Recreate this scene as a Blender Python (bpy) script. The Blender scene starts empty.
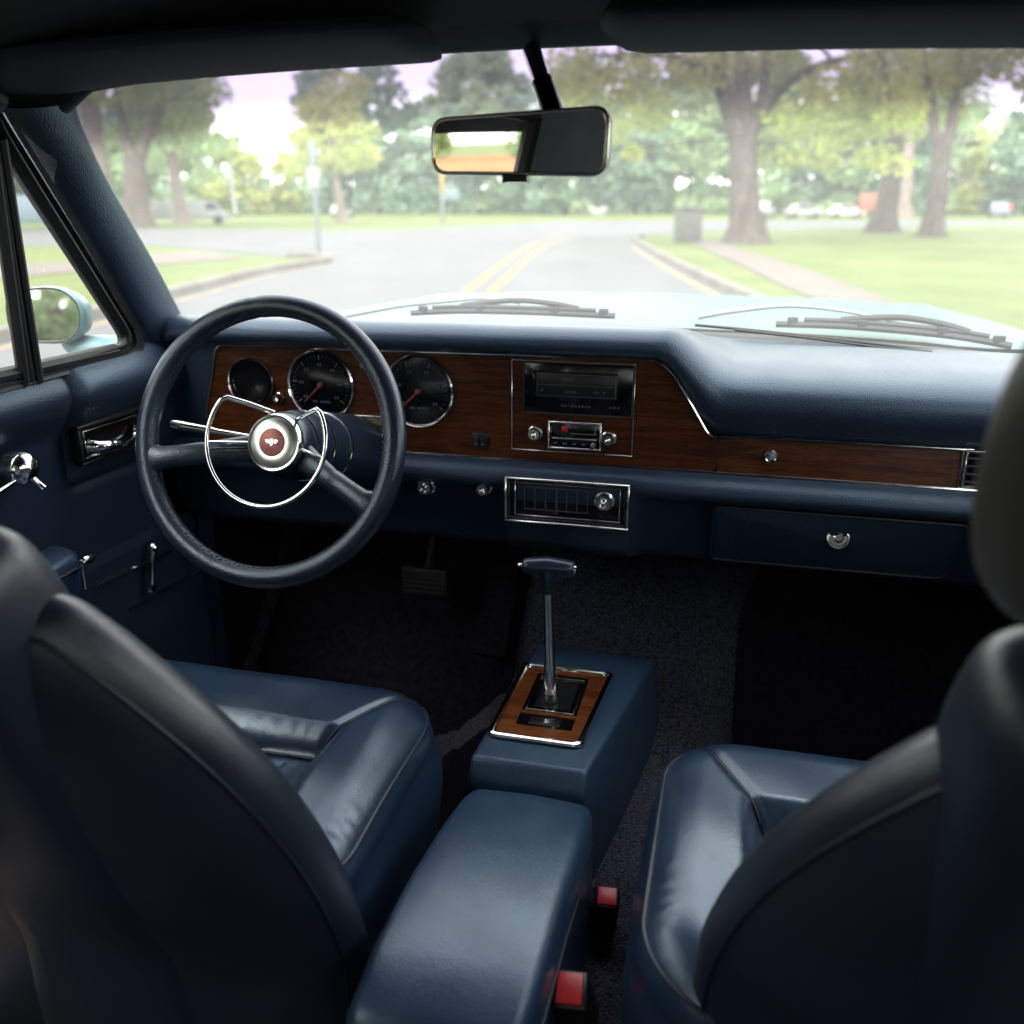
import bpy, bmesh, math, random
from mathutils import Vector as V, Matrix

random.seed(11)
scene = bpy.context.scene
C = scene.collection
PI = math.pi
XC = -0.2                                   # centre line of the car; x right, y forward, z up, metres

# ------------------------------------------------------------------ camera
F, HZ, VPX = 900.0, 208.0, 750.0            # focal length in pixels, horizon row, vanishing point of the car's axis
EYE = V((0, 0, 1.2))
TH = math.atan((512 - HZ) / F)
PS = math.atan((VPX - 512) / math.hypot(F, 512 - HZ))
FW = V((-math.sin(PS) * math.cos(TH), math.cos(PS) * math.cos(TH), -math.sin(TH)))
RT = V((math.cos(PS), math.sin(PS), 0))
UP = RT.cross(FW)

def ray(px, py): return FW * F + RT * (px - 512) + UP * (512 - py)
def aty(px, py, y):
    d = ray(px, py); return EYE + d * ((y - EYE.y) / d.y)
def atz(px, py, z=0.0):
    d = ray(px, py); return EYE + d * ((z - EYE.z) / d.z)
def atx(px, py, x):
    d = ray(px, py); return EYE + d * ((x - EYE.x) / d.x)
def side_x(z): return -0.93 + 0.12 * max(0.0, (z - 0.99)) / 0.33        # driver side window plane leans inwards
def atside(px, py, off=0.0):
    x = -0.93
    for _ in range(8): x = side_x(atx(px, py, x + off).z)
    return atx(px, py, x + off)
def ground(px, py): p = atz(px, py, 0.0); return (p.x, p.y)

cd = bpy.data.cameras.new("camera"); cam = bpy.data.objects.new("camera", cd); C.objects.link(cam)
cam.location = EYE; cam.rotation_euler = (PI / 2 - TH, 0, PS)
cd.sensor_width = 36; cd.lens = F / 1024 * 36
cd.clip_start = 0.01; cd.clip_end = 3000
cd.dof.use_dof = True; cd.dof.focus_distance = 1.22; cd.dof.aperture_fstop = 3.1; cd.dof.aperture_blades = 7
scene.camera = cam

# ------------------------------------------------------------------ materials
def new_mat(name):
    m = bpy.data.materials.new(name); m.use_nodes = True
    nt = m.node_tree; nt.nodes.clear()
    out = nt.nodes.new('ShaderNodeOutputMaterial')
    return m, nt, out
def nd(nt, t, **kw):
    n = nt.nodes.new(t)
    for k, v in kw.items():
        if k in n.inputs: n.inputs[k].default_value = v
        else: setattr(n, k, v)
    return n
def rgba(c): return (c[0], c[1], c[2], 1)
def ramp(nt, stops):
    r = nt.nodes.new('ShaderNodeValToRGB'); e = r.color_ramp.elements
    while len(e) > 1: e.remove(e[0])
    e[0].position = stops[0][0]; e[0].color = rgba(stops[0][1])
    for p, c in stops[1:]:
        k = e.new(p); k.color = rgba(c)
    return r
def pbr(name, col, rough=0.5, metal=0.0, spec=0.5, var=0.15, vscale=6.0, bumps=(), rvar=0.0, coat=0.0, stretch=None, sheen=0.0, tint=None):
    """Principled material: colour varied by noise, roughness varied by noise, a stack of bump layers (kind, scale, strength, distance)."""
    m, nt, out = new_mat(name)
    b = nd(nt, 'ShaderNodeBsdfPrincipled'); nt.links.new(b.outputs[0], out.inputs[0])
    b.inputs['Metallic'].default_value = metal; b.inputs['Roughness'].default_value = rough
    b.inputs['Specular IOR Level'].default_value = spec
    if tint: b.inputs['Specular Tint'].default_value = rgba(tint)
    b.inputs['Coat Weight'].default_value = coat; b.inputs['Coat Roughness'].default_value = 0.08 if coat > .5 else 0.3
    b.inputs['Sheen Weight'].default_value = sheen
    tc = nd(nt, 'ShaderNodeTexCoord'); src = tc.outputs['Object']
    if stretch:
        mp = nd(nt, 'ShaderNodeMapping'); mp.inputs['Scale'].default_value = stretch
        nt.links.new(src, mp.inputs[0]); src = mp.outputs[0]
    n = nd(nt, 'ShaderNodeTexNoise', Scale=vscale, Detail=5.0); nt.links.new(src, n.inputs['Vector'])
    r = ramp(nt, [(0.3, [c * (1 - var) for c in col]), (0.7, [c * (1 + var) for c in col])])
    nt.links.new(n.outputs['Fac'], r.inputs[0]); nt.links.new(r.outputs[0], b.inputs['Base Color'])
    if rvar:
        n2 = nd(nt, 'ShaderNodeTexNoise', Scale=vscale * 2.3, Detail=6.0); nt.links.new(src, n2.inputs['Vector'])
        mr = nd(nt, 'ShaderNodeMapRange'); mr.inputs[1].default_value = 0.3; mr.inputs[2].default_value = 0.7
        mr.inputs[3].default_value = max(0.02, rough - rvar); mr.inputs[4].default_value = rough + rvar
        nt.links.new(n2.outputs['Fac'], mr.inputs[0]); nt.links.new(mr.outputs[0], b.inputs['Roughness'])
    prev = None
    for kind, sc, st, dist in bumps:
        if kind == 'voronoi':
            t = nd(nt, 'ShaderNodeTexVoronoi', Scale=sc); o = t.outputs['Distance']
        else:
            t = nd(nt, 'ShaderNodeTexNoise', Scale=sc, Detail=4.0); o = t.outputs['Fac']
        nt.links.new(src, t.inputs['Vector'])
        bp = nd(nt, 'ShaderNodeBump', Strength=st, Distance=dist)
        nt.links.new(o, bp.inputs['Height'])
        if prev: nt.links.new(prev.outputs[0], bp.inputs['Normal'])
        prev = bp
    if prev: nt.links.new(prev.outputs[0], b.inputs['Normal'])
    return m

NAVY = (0.018, 0.043, 0.086)
M = {}
M['vinyl'] = pbr('navy_vinyl', tint=(.62, .82, 1.0), col=(0.0120, 0.0225, 0.043), rough=0.42, spec=0.6, var=0.12, bumps=[('voronoi', 420, 0.35, 0.0012), ('noise', 60, 0.1, 0.002)], rvar=0.06)
M['pad'] = pbr('dash_pad_vinyl', tint=(.62, .82, 1.0), col=(0.0150, 0.0300, 0.057), rough=0.40, spec=0.6, var=0.12, bumps=[('voronoi', 520, 0.5, 0.0010)], rvar=0.05, coat=.35)
M['leather'] = pbr('navy_leather', tint=(.66, .85, 1.0), col=NAVY, rough=0.38, spec=0.9, var=0.2, vscale=9, bumps=[('voronoi', 480, 0.28, 0.0009), ('noise', 90, 0.16, 0.002), ('noise', 26, 0.08, 0.004)], rvar=0.06, coat=.45)
M['seat_leather'] = pbr('navy_seat_leather', tint=(.66, .85, 1.0), col=(0.0125, 0.0300, 0.063), rough=0.33, spec=1.0, var=0.22, vscale=9, bumps=[('voronoi', 480, 0.26, 0.0009), ('noise', 90, 0.08, 0.002), ('noise', 26, 0.07, 0.003)], rvar=0.05, coat=.45)
M['restraint'] = pbr('window_lit_leather', (0.085, 0.079, 0.069), 0.42, spec=0.7, var=0.15, vscale=7, bumps=[('voronoi', 480, 0.25, 0.0009)], rvar=0.05)  # paler than the seat backs: window light is put into the colour
M['console'] = pbr('console_vinyl', tint=(.68, .86, 1.0), col=(0.0190, 0.041, 0.076), rough=0.42, spec=0.6, var=0.12, bumps=[('voronoi', 480, 0.3, 0.0010), ('noise', 60, 0.1, 0.002)], rvar=0.05)
M['leather_dark'] = pbr('seat_back_leather', (0.014, 0.0215, 0.036), 0.38, spec=0.8, coat=.08, var=0.2, vscale=7, bumps=[('voronoi', 480, 0.28, 0.0009), ('noise', 60, 0.14, 0.002), ('noise', 12, 0.12, 0.006)], rvar=0.06)
M['rim'] = pbr('wheel_leather', (0.010, 0.0155, 0.027), 0.33, tint=(.75, .88, 1.0), spec=0.8, var=0.15, bumps=[('voronoi', 430, 0.35, 0.0008)], rvar=0.06)
M['column'] = pbr('column_paint', (0.012, 0.020, 0.036), 0.28, tint=(.75, .88, 1.0), spec=0.6, var=0.1, bumps=[('noise', 300, 0.05, 0.001)])
M['black'] = pbr('black_plastic', (0.008, 0.008, 0.009), 0.35, var=0.2, bumps=[('noise', 400, 0.08, 0.001)])
M['gloss'] = pbr('black_gloss', (0.004, 0.004, 0.005), 0.12, var=0.2)
M['rubber'] = pbr('black_rubber', (0.012, 0.012, 0.013), 0.6, var=0.25, bumps=[('noise', 250, 0.2, 0.001)])
M['matblack'] = pbr('floor_mat_rubber', (0.012, 0.012, 0.017), 1.0, spec=0.03, var=0.4, vscale=90, bumps=[('noise', 350, 0.8, 0.003)])
M['face'] = pbr('satin_silver', (0.70, 0.72, 0.64), 0.36, metal=1.0, var=0.06, vscale=60, rvar=0.05)
M['chrome'] = pbr('chrome', (0.78, 0.78, 0.77), 0.13, metal=1.0, var=0.03, rvar=0.02, vscale=30)
M['steel'] = pbr('brushed_steel', (0.80, 0.80, 0.77), 0.18, metal=1.0, var=0.04, vscale=20, rvar=0.02)
M['piping'] = pbr('dark_piping', (0.006, 0.010, 0.020), 0.45, var=0.1)
M['thread'] = pbr('blue_piping', (0.010, 0.020, 0.040), 0.4, spec=0.6, var=0.1, bumps=[('noise', 500, 0.3, 0.001)])
M['liner'] = pbr('headliner_cloth', (0.006, 0.0065, 0.008), 0.9, spec=0.2, var=0.2, bumps=[('noise', 500, 0.3, 0.001)])
M['visor'] = pbr('visor_vinyl', (0.009, 0.0125, 0.017), 0.75, spec=0.15, var=0.1, bumps=[('voronoi', 400, 0.3, 0.001)])
M['red'] = pbr('red_plastic', (0.55, 0.03, 0.035), 0.35, var=0.1, bumps=[('noise', 200, 0.1, 0.001)])
M['needle'] = pbr('needle_red', (0.26, 0.045, 0.03), 0.4, var=0.1)
M['copper'] = pbr('emblem_copper', (0.24, 0.075, 0.06), 0.35, metal=0.5, var=0.2, vscale=120)
M['mark'] = pbr('dial_marking', (0.12, 0.12, 0.11), 0.6, var=0.2)
M['dim'] = pbr('faded_marking', (0.06, 0.06, 0.057), 0.6, var=0.3)
M['clock'] = pbr('clock_face', (0.17, 0.13, 0.085), 0.45, var=0.35, vscale=60)
M['paint'] = pbr('pale_aqua_paint', (0.088, 0.142, 0.147), 0.32, spec=0.08, var=0.03, coat=0.0, bumps=[('noise', 2.0, 0.02, 0.01)])
M['shell'] = pbr('pale_blue_shell', (0.15, 0.265, 0.30), 0.3, spec=0.4, var=0.03, coat=0.3)
M['trunk_a'] = pbr('bark_grey', (0.085, 0.068, 0.057), 0.9, spec=0.2, var=0.35, vscale=1.2, bumps=[('noise', 6, 0.8, 0.06)], stretch=(3, 3, 0.7))
M['trunk_b'] = pbr('bark_pale', (0.17, 0.135, 0.115), 0.9, spec=0.2, var=0.3, vscale=1.2, bumps=[('noise', 6, 0.8, 0.06)], stretch=(3, 3, 0.7))
M['concrete'] = pbr('concrete', (0.095, 0.09, 0.08), 0.85, spec=0.3, var=0.25, vscale=7, bumps=[('noise', 40, 0.5, 0.01)])
M['kerb'] = pbr('kerb_concrete', (0.140, 0.126, 0.110), 0.9, spec=0.25, var=0.25, vscale=2, bumps=[('noise', 30, 0.4, 0.01)])
M['asphalt'] = pbr('sun_bleached_asphalt', (0.090, 0.090, 0.093), 0.85, spec=0.3, var=0.09, vscale=0.35, bumps=[('noise', 60, 0.4, 0.01)])
M['path'] = pbr('pink_path', (0.125, 0.103, 0.092), 0.9, spec=0.25, var=0.14, vscale=0.8, bumps=[('noise', 40, 0.4, 0.01)])
M['earth'] = pbr('orange_earth', (0.26, 0.13, 0.05), 0.95, spec=0.2, var=0.5, vscale=0.3, bumps=[('noise', 20, 0.4, 0.02)])
M['yellow'] = pbr('road_yellow', (0.22, 0.130, 0.030), 0.8, var=0.22, vscale=3)
M['paleyellow'] = pbr('worn_yellow', (0.19, 0.14, 0.07), 0.8, var=0.3, vscale=3)
M['white'] = pbr('white_paint', (0.27, 0.275, 0.275), 0.4, var=0.06)
M['galv'] = pbr('galvanised_steel', (0.15, 0.18, 0.18), 0.5, metal=0.0, var=0.12, vscale=8)
M['signyellow'] = pbr('sign_yellow', (0.32, 0.24, 0.07), 0.5, var=0.08)
M['bluepaint'] = pbr('pale_blue_paint', (0.15, 0.19, 0.225), 0.4, var=0.08)
M['orange'] = pbr('orange_paint', (0.27, 0.10, 0.055), 0.6, var=0.12)
M['brick'] = pbr('pale_render_wall', (0.55, 0.48, 0.42), 0.9, var=0.12, vscale=2)
M['tiles'] = pbr('grey_roof', (0.20, 0.18, 0.17), 0.9, var=0.25, vscale=4)
M['darkglass'] = pbr('dark_car_glass', (0.02, 0.025, 0.03), 0.08, var=0.1)
M['skin'] = pbr('skin', (0.45, 0.28, 0.20), 0.6, var=0.08)
M['denim'] = pbr('denim', (0.10, 0.13, 0.20), 0.8, var=0.15)
M['redcloth'] = pbr('red_cloth', (0.50, 0.06, 0.05), 0.8, var=0.1)
M['hair'] = pbr('hair', (0.03, 0.02, 0.015), 0.6, var=0.2)

def wood_mat(name='walnut_veneer', k=1.0):
    m, nt, out = new_mat(name)
    b = nd(nt, 'ShaderNodeBsdfPrincipled', Roughness=0.36); nt.links.new(b.outputs[0], out.inputs[0])
    b.inputs['Specular IOR Level'].default_value = 0.22
    tc = nd(nt, 'ShaderNodeTexCoord')
    mp = nd(nt, 'ShaderNodeMapping'); mp.inputs['Scale'].default_value = (5, 30, 70)
    nt.links.new(tc.outputs['Object'], mp.inputs[0])
    n1 = nd(nt, 'ShaderNodeTexNoise', Scale=1.6, Detail=6.0, Roughness=0.6, Distortion=0.6); nt.links.new(mp.outputs[0], n1.inputs['Vector'])
    mp2 = nd(nt, 'ShaderNodeMapping'); mp2.inputs['Scale'].default_value = (25, 300, 420)
    nt.links.new(tc.outputs['Object'], mp2.inputs[0])
    n2 = nd(nt, 'ShaderNodeTexNoise', Scale=2.0, Detail=3.0); nt.links.new(mp2.outputs[0], n2.inputs['Vector'])
    r1 = ramp(nt, [(p_, [q_ * k for q_ in c_]) for p_, c_ in [(0.28, (0.021, 0.006, 0.002)), (0.45, (0.056, 0.0155, 0.0045)), (0.58, (0.095, 0.029, 0.008)), (0.75, (0.043, 0.012, 0.004))]])
    nt.links.new(n1.outputs['Fac'], r1.inputs[0])
    r2 = ramp(nt, [(0.36, (0.25, 0.22, 0.2)), (0.52, (1, 1, 1))]); nt.links.new(n2.outputs['Fac'], r2.inputs[0])
    mx = nd(nt, 'ShaderNodeMixRGB', blend_type='MULTIPLY'); mx.inputs[0].default_value = 0.75
    nt.links.new(r1.outputs[0], mx.inputs[1]); nt.links.new(r2.outputs[0], mx.inputs[2])
    nt.links.new(mx.outputs[0], b.inputs['Base Color'])
    bp = nd(nt, 'ShaderNodeBump', Strength=0.15, Distance=0.0008); nt.links.new(n2.outputs['Fac'], bp.inputs['Height']); nt.links.new(bp.outputs[0], b.inputs['Normal'])
    return m
M['wood'] = wood_mat(); M['wood_light'] = wood_mat('light_walnut', 1.7)

def carpet_mat():
    m, nt, out = new_mat('navy_loop_carpet')
    b = nd(nt, 'ShaderNodeBsdfPrincipled', Roughness=0.95); nt.links.new(b.outputs[0], out.inputs[0])
    b.inputs['Specular IOR Level'].default_value = 0.15; b.inputs['Sheen Weight'].default_value = 0.25
    tc = nd(nt, 'ShaderNodeTexCoord')
    v = nd(nt, 'ShaderNodeTexVoronoi', Scale=240.0); nt.links.new(tc.outputs['Object'], v.inputs['Vector'])
    n = nd(nt, 'ShaderNodeTexNoise', Scale=400.0, Detail=3.0); nt.links.new(tc.outputs['Object'], n.inputs['Vector'])
    r = ramp(nt, [(0.1, (0.105, 0.107, 0.165)), (0.45, (0.046, 0.047, 0.076)), (0.75, (0.008, 0.009, 0.015))])
    nt.links.new(v.outputs['Distance'], r.inputs[0])
    mx = nd(nt, 'ShaderNodeMixRGB', blend_type='MULTIPLY'); mx.inputs[0].default_value = 0.8
    r2 = ramp(nt, [(0.35, (0.35, 0.35, 0.35)), (0.65, (1.3, 1.3, 1.3))]); nt.links.new(n.outputs['Fac'], r2.inputs[0])
    nt.links.new(r.outputs[0], mx.inputs[1]); nt.links.new(r2.outputs[0], mx.inputs[2]); nt.links.new(mx.outputs[0], b.inputs['Base Color'])
    bp = nd(nt, 'ShaderNodeBump', Strength=1.0, Distance=0.004, invert=True); nt.links.new(v.outputs['Distance'], bp.inputs['Height']); nt.links.new(bp.outputs[0], b.inputs['Normal'])
    return m
M['carpet'] = carpet_mat()

def glass_mat(name, tint, glare_veil, refl, band=False):
    """Automotive glass: tinted transmission, a pale scattering film standing in for glare and haze, a weak mirror reflection; band = sun strip at the top."""
    m, nt, out = new_mat(name)
    tr = nd(nt, 'ShaderNodeBsdfTransparent'); tr.inputs[0].default_value = rgba(tint)
    veil_sh = nd(nt, 'ShaderNodeBsdfTranslucent'); veil_sh.inputs[0].default_value = (0.9, 0.92, 0.9, 1)
    gl = nd(nt, 'ShaderNodeBsdfGlossy', Roughness=0.02)
    m1 = nd(nt, 'ShaderNodeMixShader'); m1.inputs[0].default_value = glare_veil  # white film mixed in to paint the glare and haze over the view
    m2 = nd(nt, 'ShaderNodeMixShader'); m2.inputs[0].default_value = refl
    if band:
        at = nd(nt, 'ShaderNodeAttribute', attribute_name='height')
        r = ramp(nt, [(0.0, tint), (0.75, tint), (0.80, (0.42, 0.38, 0.48)), (0.86, (0.21, 0.175, 0.26)), (1.0, (0.17, 0.135, 0.23))])
        tc = nd(nt, 'ShaderNodeTexCoord')
        nt.links.new(at.outputs['Fac'], r.inputs[0]); nt.links.new(r.outputs[0], tr.inputs[0])
        d = ramp(nt, [(0.0, (glare_veil,) * 3), (0.72, (glare_veil,) * 3), (0.82, (glare_veil * 0.45,) * 3)]); nt.links.new(at.outputs['Fac'], d.inputs[0])
        n = nd(nt, 'ShaderNodeTexNoise', Scale=5.0, Detail=8.0, Roughness=0.7); nt.links.new(tc.outputs['Object'], n.inputs['Vector'])
        r3 = ramp(nt, [(0.3, (0.8,) * 3), (0.75, (1.3,) * 3)]); nt.links.new(n.outputs['Fac'], r3.inputs[0])
        mu = nd(nt, 'ShaderNodeMath', operation='MULTIPLY'); nt.links.new(d.outputs[0], mu.inputs[0]); nt.links.new(r3.outputs[0], mu.inputs[1])
        nt.links.new(mu.outputs[0], m1.inputs[0])
    nt.links.new(tr.outputs[0], m1.inputs[1]); nt.links.new(veil_sh.outputs[0], m1.inputs[2])
    nt.links.new(m1.outputs[0], m2.inputs[1]); nt.links.new(gl.outputs[0], m2.inputs[2])
    nt.links.new(m2.outputs[0], out.inputs[0])
    return m
M['windshield'] = glass_mat('windshield_glass', (0.90, 0.93, 0.90), 0.066, 0.03, band=True)
M['glass'] = glass_mat('side_glass', (0.93, 0.95, 0.93), 0.03, 0.03)
M['rearglass'] = glass_mat('rear_glass', (0.30, 0.31, 0.30), 0.01, 0.03)  # dark tint added to hold back daylight from behind the seats
M['mirror'] = pbr('silvered_mirror', (0.86, 0.87, 0.86), 0.015, metal=1.0, var=0.0)

def leaf_mat(name, a, b_, c):
    m, nt, out = new_mat(name)
    geo = nd(nt, 'ShaderNodeNewGeometry'); tc = nd(nt, 'ShaderNodeTexCoord')
    n = nd(nt, 'ShaderNodeTexNoise', Scale=0.45, Detail=3.0); nt.links.new(tc.outputs['Object'], n.inputs['Vector'])
    ad = nd(nt, 'ShaderNodeMath', operation='MULTIPLY_ADD'); ad.inputs[1].default_value = 0.35; nt.links.new(geo.outputs['Random Per Island'], ad.inputs[0]); nt.links.new(n.outputs['Fac'], ad.inputs[2])
    r = ramp(nt, [(0.45, a), (0.68, b_), (0.9, c)]); nt.links.new(ad.outputs[0], r.inputs[0])
    d = nd(nt, 'ShaderNodeBsdfDiffuse'); t = nd(nt, 'ShaderNodeBsdfTranslucent'); mx = nd(nt, 'ShaderNodeMixShader'); mx.inputs[0].default_value = 0.45
    nt.links.new(r.outputs[0], d.inputs[0]); nt.links.new(r.outputs[0], t.inputs[0])
    nt.links.new(d.outputs[0], mx.inputs[1]); nt.links.new(t.outputs[0], mx.inputs[2]); nt.links.new(mx.outputs[0], out.inputs[0])
    return m
M['leaf_lime'] = leaf_mat('leaves_yellow_green', (0.28, 0.345, 0.085), (0.44, 0.50, 0.13), (0.57, 0.59, 0.19))
M['leaf_mid'] = leaf_mat('leaves_mid_green', (0.22, 0.31, 0.09), (0.34, 0.44, 0.13), (0.48, 0.54, 0.18))
M['leaf_far'] = leaf_mat('leaves_hazy_green', (0.30, 0.41, 0.24), (0.40, 0.51, 0.29), (0.48, 0.58, 0.32))  # pale distance haze is mixed into the leaf colour
M['leaf_blue'] = leaf_mat('leaves_hazy_blue_green', (0.22, 0.33, 0.24), (0.30, 0.42, 0.30), (0.38, 0.49, 0.33))  # bluish distance haze is mixed into this leaf colour too
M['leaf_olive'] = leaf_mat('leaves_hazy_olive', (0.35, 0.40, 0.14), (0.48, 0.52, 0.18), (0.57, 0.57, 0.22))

def grass_mat():
    m, nt, out = new_mat('mown_grass')
    b = nd(nt, 'ShaderNodeBsdfPrincipled', Roughness=0.9); b.inputs['Specular IOR Level'].default_value = 0.2; nt.links.new(b.outputs[0], out.inputs[0])
    tc = nd(nt, 'ShaderNodeTexCoord')
    n1 = nd(nt, 'ShaderNodeTexNoise', Scale=0.25, Detail=8.0, Roughness=0.65); nt.links.new(tc.outputs['Object'], n1.inputs['Vector'])
    n2 = nd(nt, 'ShaderNodeTexNoise', Scale=9.0, Detail=6.0, Roughness=0.7); nt.links.new(tc.outputs['Object'], n2.inputs['Vector'])
    r1 = ramp(nt, [(0.3, (0.078, 0.104, 0.034)), (0.5, (0.108, 0.134, 0.045)), (0.72, (0.150, 0.155, 0.066))])
    r2 = ramp(nt, [(0.3, (0.6, 0.62, 0.55)), (0.7, (1.25, 1.25, 1.2))])
    nt.links.new(n1.outputs['Fac'], r1.inputs[0]); nt.links.new(n2.outputs['Fac'], r2.inputs[0])
    mx = nd(nt, 'ShaderNodeMixRGB', blend_type='MULTIPLY'); mx.inputs[0].default_value = 0.8
    nt.links.new(r1.outputs[0], mx.inputs[1]); nt.links.new(r2.outputs[0], mx.inputs[2]); nt.links.new(mx.outputs[0], b.inputs['Base Color'])
    bp = nd(nt, 'ShaderNodeBump', Strength=0.6, Distance=0.05); nt.links.new(n2.outputs['Fac'], bp.inputs['Height']); nt.links.new(bp.outputs[0], b.inputs['Normal'])
    return m
M['grass'] = grass_mat()

# ------------------------------------------------------------------ mesh collector
def frame_of(a):
    a = V(a).normalized()
    h = V((0, 0, 1)) if abs(a.z) < 0.9 else V((1, 0, 0))
    u = h.cross(a).normalized(); return u, a.cross(u), a
def catmull(pts, n=6, closed=False):
    pts = [V(p) for p in pts]; N = len(pts); out = []
    for i in range(N if closed else N - 1):
        if closed: p0, p1, p2, p3 = pts[i - 1], pts[i], pts[(i + 1) % N], pts[(i + 2) % N]
        else: p0, p1, p2, p3 = pts[max(i - 1, 0)], pts[i], pts[i + 1], pts[min(i + 2, N - 1)]
        for k in range(n):
            t = k / n
            out.append(0.5 * ((2 * p1) + (p2 - p0) * t + (2 * p0 - 5 * p1 + 4 * p2 - p3) * t * t + (3 * p1 - p0 - 3 * p2 + p3) * t ** 3))
    if not closed: out.append(pts[-1])
    return out
def sstep(a, b, x):
    t = min(1, max(0, (x - a) / (b - a))); return t * t * (3 - 2 * t)
def lerp(a, b, t): return a + (b - a) * t

class MB:
    def __init__(s): s.v = []; s.f = []; s.m = []
    def add(s, vs, fs, mat=0, xf=None):
        o = len(s.v)
        s.v += [tuple(xf @ V(p)) if xf else tuple(p) for p in vs]
        s.f += [[i + o for i in f] for f in fs]; s.m += [mat] * len(fs); return s
    def add_bm(s, bm, mat=0, xf=None):
        bm.verts.index_update(); s.add([v.co.copy() for v in bm.verts], [[v.index for v in f.verts] for f in bm.faces], mat, xf); bm.free(); return s
    def box(s, lo, hi, bev=0.0, mat=0, xf=None, seg=2):
        lo, hi = V(lo), V(hi); bm = bmesh.new(); bmesh.ops.create_cube(bm, size=1.0)
        for v in bm.verts: v.co = V((lerp(lo.x, hi.x, v.co.x + .5), lerp(lo.y, hi.y, v.co.y + .5), lerp(lo.z, hi.z, v.co.z + .5)))
        if bev: bmesh.ops.bevel(bm, geom=bm.edges[:], offset=bev, segments=seg, affect='EDGES', profile=0.5)
        return s.add_bm(bm, mat, xf)
    def solid(s, vs, fs, bev=0.0, mat=0, seg=2, xf=None):
        bm = bmesh.new(); bv = [bm.verts.new(p) for p in vs]
        for f in fs: bm.faces.new([bv[i] for i in f])
        bmesh.ops.recalc_face_normals(bm, faces=bm.faces[:])
        if bev: bmesh.ops.bevel(bm, geom=bm.edges[:], offset=bev, segments=seg, affect='EDGES', profile=0.5)
        return s.add_bm(bm, mat, xf)
    def prism(s, poly, d, bev=0.0, mat=0, seg=2):
        """poly: 3-D points of one cap in order; d: extrusion vector."""
        n = len(poly); d = V(d); vs = [V(p) for p in poly] + [V(p) + d for p in poly]
        fs = [list(range(n))[::-1], list(range(n, 2 * n))] + [[i, (i + 1) % n, n + (i + 1) % n, n + i] for i in range(n)]
        return s.solid(vs, fs, bev, mat, seg)
    def tube(s, path, r, seg=10, closed=False, mat=0, flat=1.0, cap=True):
        path = [V(p) for p in path]; n = len(path); vs = []; fs = []
        u = None
        for i, p in enumerate(path):
            if closed: t = path[(i + 1) % n] - path[i - 1]
            else: t = path[min(i + 1, n - 1)] - path[max(i - 1, 0)]
            t.normalize()
            if u is None: u = frame_of(t)[0]
            u = (u - t * u.dot(t)).normalized(); w = t.cross(u)
            rr = r[i] if isinstance(r, (list, tuple)) else r
            for k in range(seg):
                a = 2 * PI * k / seg; vs.append(p + u * (rr * math.cos(a)) + w * (rr * flat * math.sin(a)))
        for i in range(n if closed else n - 1):
            j = (i + 1) % n
            for k in range(seg): l = (k + 1) % seg; fs.append([i * seg + k, i * seg + l, j * seg + l, j * seg + k])
        if cap and not closed: fs += [list(range(seg))[::-1], list(range((n - 1) * seg, n * seg))]
        return s.add(vs, fs, mat)
    def lathe(s, c, axis, prof, seg=32, mat=0):
        """prof: (radius, height along axis)."""
        u, w, a = frame_of(axis); c = V(c); vs = []; fs = []
        for r, h in prof:
            for k in range(seg): t = 2 * PI * k / seg; vs.append(c + a * h + (u * math.cos(t) + w * math.sin(t)) * max(r, 1e-5))
        for i in range(len(prof) - 1):
            for k in range(seg): l = (k + 1) % seg; fs.append([i * seg + k, i * seg + l, (i + 1) * seg + l, (i + 1) * seg + k])
        return s.add(vs, fs, mat)
    def loft(s, secs, closed=False, mat=0, cap=False):
        n = len(secs[0]); vs = [p for q in secs for p in q]; fs = []
        for i in range(len(secs) - 1):
            for k in range(n if closed else n - 1): l = (k + 1) % n; fs.append([i * n + k, i * n + l, (i + 1) * n + l, (i + 1) * n + k])
        if cap: fs += [list(range(n))[::-1], list(range((len(secs) - 1) * n, len(secs) * n))]
        return s.add(vs, fs, mat)
    def pillow(s, outline, xf, tf, tb, p=4.0, rings=14, mat=0, centre=None):
        """closed cushion from a 2-D outline; bulges tf to +z and tb to -z in local space before xf."""
        n = len(outline); c = centre or (sum(q[0] for q in outline) / n, sum(q[1] for q in outline) / n)
        vs = []; fs = []
        lv = [math.sin(PI / 2 * i / rings) for i in range(1, rings + 1)]
        def ring(sc, h): return [(c[0] + (q[0] - c[0]) * sc, c[1] + (q[1] - c[1]) * sc, h) for q in outline]
        vs.append((c[0], c[1], tf))
        for t in lv: vs += ring(t, tf * max(0, 1 - t ** p) ** 0.5)
        for t in lv[-2::-1]: vs += ring(t, -tb * max(0, 1 - t ** p) ** 0.5)
        vs.append((c[0], c[1], -tb)); R = 2 * len(lv) - 1
        for k in range(n): fs.append([0, 1 + k, 1 + (k + 1) % n])
        for i in range(R - 1):
            for k in range(n): l = (k + 1) % n; fs.append([1 + i * n + k, 1 + (i + 1) * n + k, 1 + (i + 1) * n + l, 1 + i * n + l])
        e = len(vs) - 1
        for k in range(n): fs.append([e, 1 + (R - 1) * n + (k + 1) % n, 1 + (R - 1) * n + k])
        return s.add(vs, fs, mat, xf)
    def ribbon(s, left, right, mat=0):
        n = len(left); return s.add([*left, *right], [[i, i + 1, n + i + 1, n + i] for i in range(n - 1)], mat)

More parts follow.
